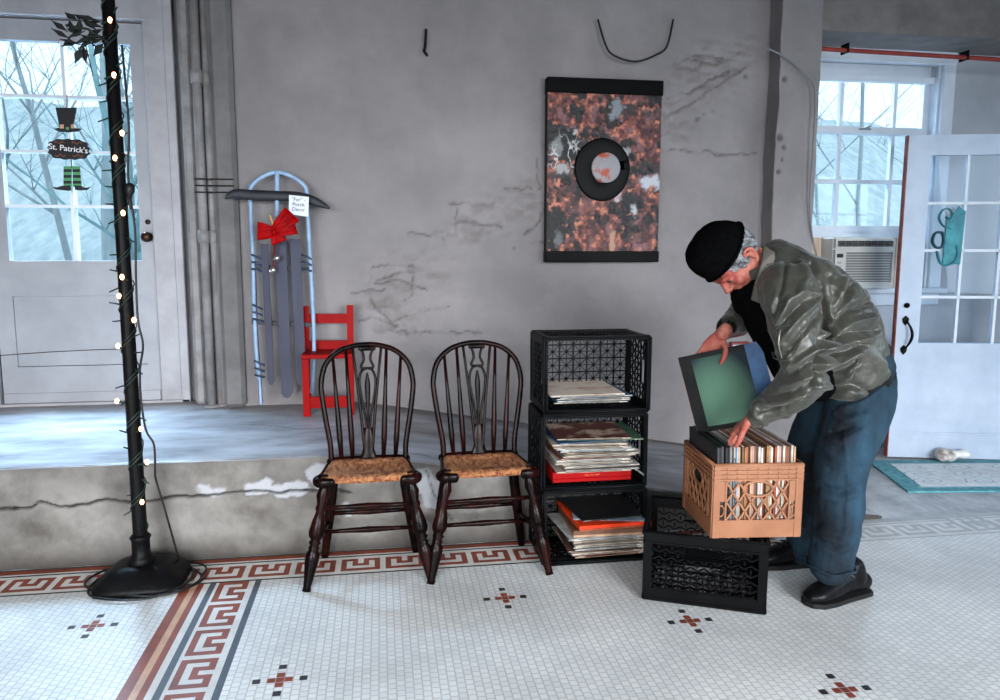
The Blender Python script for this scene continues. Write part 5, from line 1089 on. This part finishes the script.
# ---- shoes
SHL = mat('black_leather', c(9, 9, 10), c(15, 15, 17), 20, .35, bump=.2, spec=.12); SOLE = mat('shoe_sole', c(10, 10, 11), None, rough=.7)
def shoe(ax, ay, dirn, z=0):
    t = bpy.data.objects.new('shoe', None); COL.objects.link(t); t.parent = person; t.location = V3((ax, ay, z))-person.location; t.rotation_euler = (0, 0, dirn)
    mb = MB(); mb.tube([(.075, 0, .05), (.03, 0, .062), (-.03, 0, .062), (-.09, -.004, .05), (-.15, -.006, .04), (-.185, -.004, .034)], [(.036, .034), (.044, .038), (.046, .042), (.042, .047), (.032, .046), (.022, .034)], 16, up=(0, 1, 0), k=3)
    mb.tube([(.03, 0, .07), (.02, 0, .115)], [(.05, .042), (.045, .042)], 12, up=(0, 1, 0))
    me = remesh(mb, .005, 4, lambda co, no: (fbm(co*26)-.5)*.004); me.vertices.foreach_get
    for v in me.vertices: v.co.z = max(v.co.z, .014)
    link('shoe_upper', me, SHL, t, False)
    mb = MB(); poly = [(-.205+.0, .0), (-.195, .03), (-.16, .05), (-.10, .052), (-.03, .042), (.04, .04), (.095, .034), (.112, 0), (.095, -.034), (.04, -.04), (-.03, -.044), (-.10, -.054), (-.16, -.052), (-.195, -.032)]
    mb.prism(poly, (0, 0, 0), (1, 0, 0), (0, 1, 0), (0, 0, .018)); mb.build('shoe_sole', SOLE, t, False)
    mb = MB()
    for k in range(4): x = -.10+k*.025; z_ = .088+k*.009; mb.tube([(x, -.026, z_), (x+.008, 0, z_+.008), (x, .026, z_)], .0032, 6)
    mb.build('shoe_lace', BLK, t, False); return t
shoe(1.735, 2.375, math.radians(12)); shoe(1.72, 2.665, math.radians(-4))
# ---- album held in the far hand
TL, TR, BL = A3(678, 358, 2.60), A3(745, 344, 2.475), A3(706, 433, 2.56)
eu = (TR-TL).normalized(); ev = (BL-TL); ev = (ev-eu*ev.dot(eu)).normalized(); en = eu.cross(ev).normalized()
if en.y > 0: en = -en
t = thing('album_cover', TL, 'large dark bordered green album cover held up by the person', 'record'); SZ = .305
mb = MB(); mb.prism([(0, 0), (SZ, 0), (SZ, SZ), (0, SZ)], TL, eu, ev, -en*.006); mb.build('cover_board', mat('album_black', c(12, 13, 14), c(22, 20, 20), 12, .5, spec=.1), t)
me, P = grid(np.linspace(.045, .245, 60), np.linspace(.018, .285, 60), lambda u, v: np.array(TL)+np.outer(u, eu)+np.outer(v, ev)+np.array(en)*.0008)
u_, v_ = np.meshgrid(np.linspace(.045, .245, 60), np.linspace(.018, .285, 60)); u_ = u_.ravel(); v_ = v_.ravel()
gm = np.clip(1-np.sqrt(((u_-.12)/.14)**2+((v_-.19)/.20)**2)**2.2, 0, 1)[:, None]; cl = C3(14, 26, 36)[None]*(1-gm)+C3(76, 108, 90)[None]*gm
at_ = me.color_attributes.new('paint', 'FLOAT_COLOR', 'POINT'); at_.data.foreach_set('color', np.concatenate([cl, np.ones((len(P), 1))], 1).astype('f').ravel())
m = mat('album_print', c(100, 140, 120), rough=.5, spec=.12); a_ = m.node_tree.nodes.new('ShaderNodeAttribute'); a_.attribute_name = 'paint'; m.node_tree.links.new(a_.outputs['Color'], m.node_tree.nodes['Principled BSDF'].inputs['Base Color'])
link('green_picture', me, m, t)
mb = MB(); mb.prism([(.245, 0), (SZ, 0), (SZ, SZ), (.245, SZ)], TL+en*.0006, eu, ev, -en*.0012); mb.build('blue_strip', mat('album_blue', c(12, 34, 66), c(40, 84, 126), 8, .4), t)
mb = MB(); mb.prism([(-.0015, 0), (.006, 0), (.006, SZ), (-.0015, SZ)], TL-en*.0005, eu, ev, -en*.0062); mb.build('worn_spine', mat('worn_card', c(150, 104, 92), c(60, 44, 42), 40, .8, lo=.4, hi=.6), t)
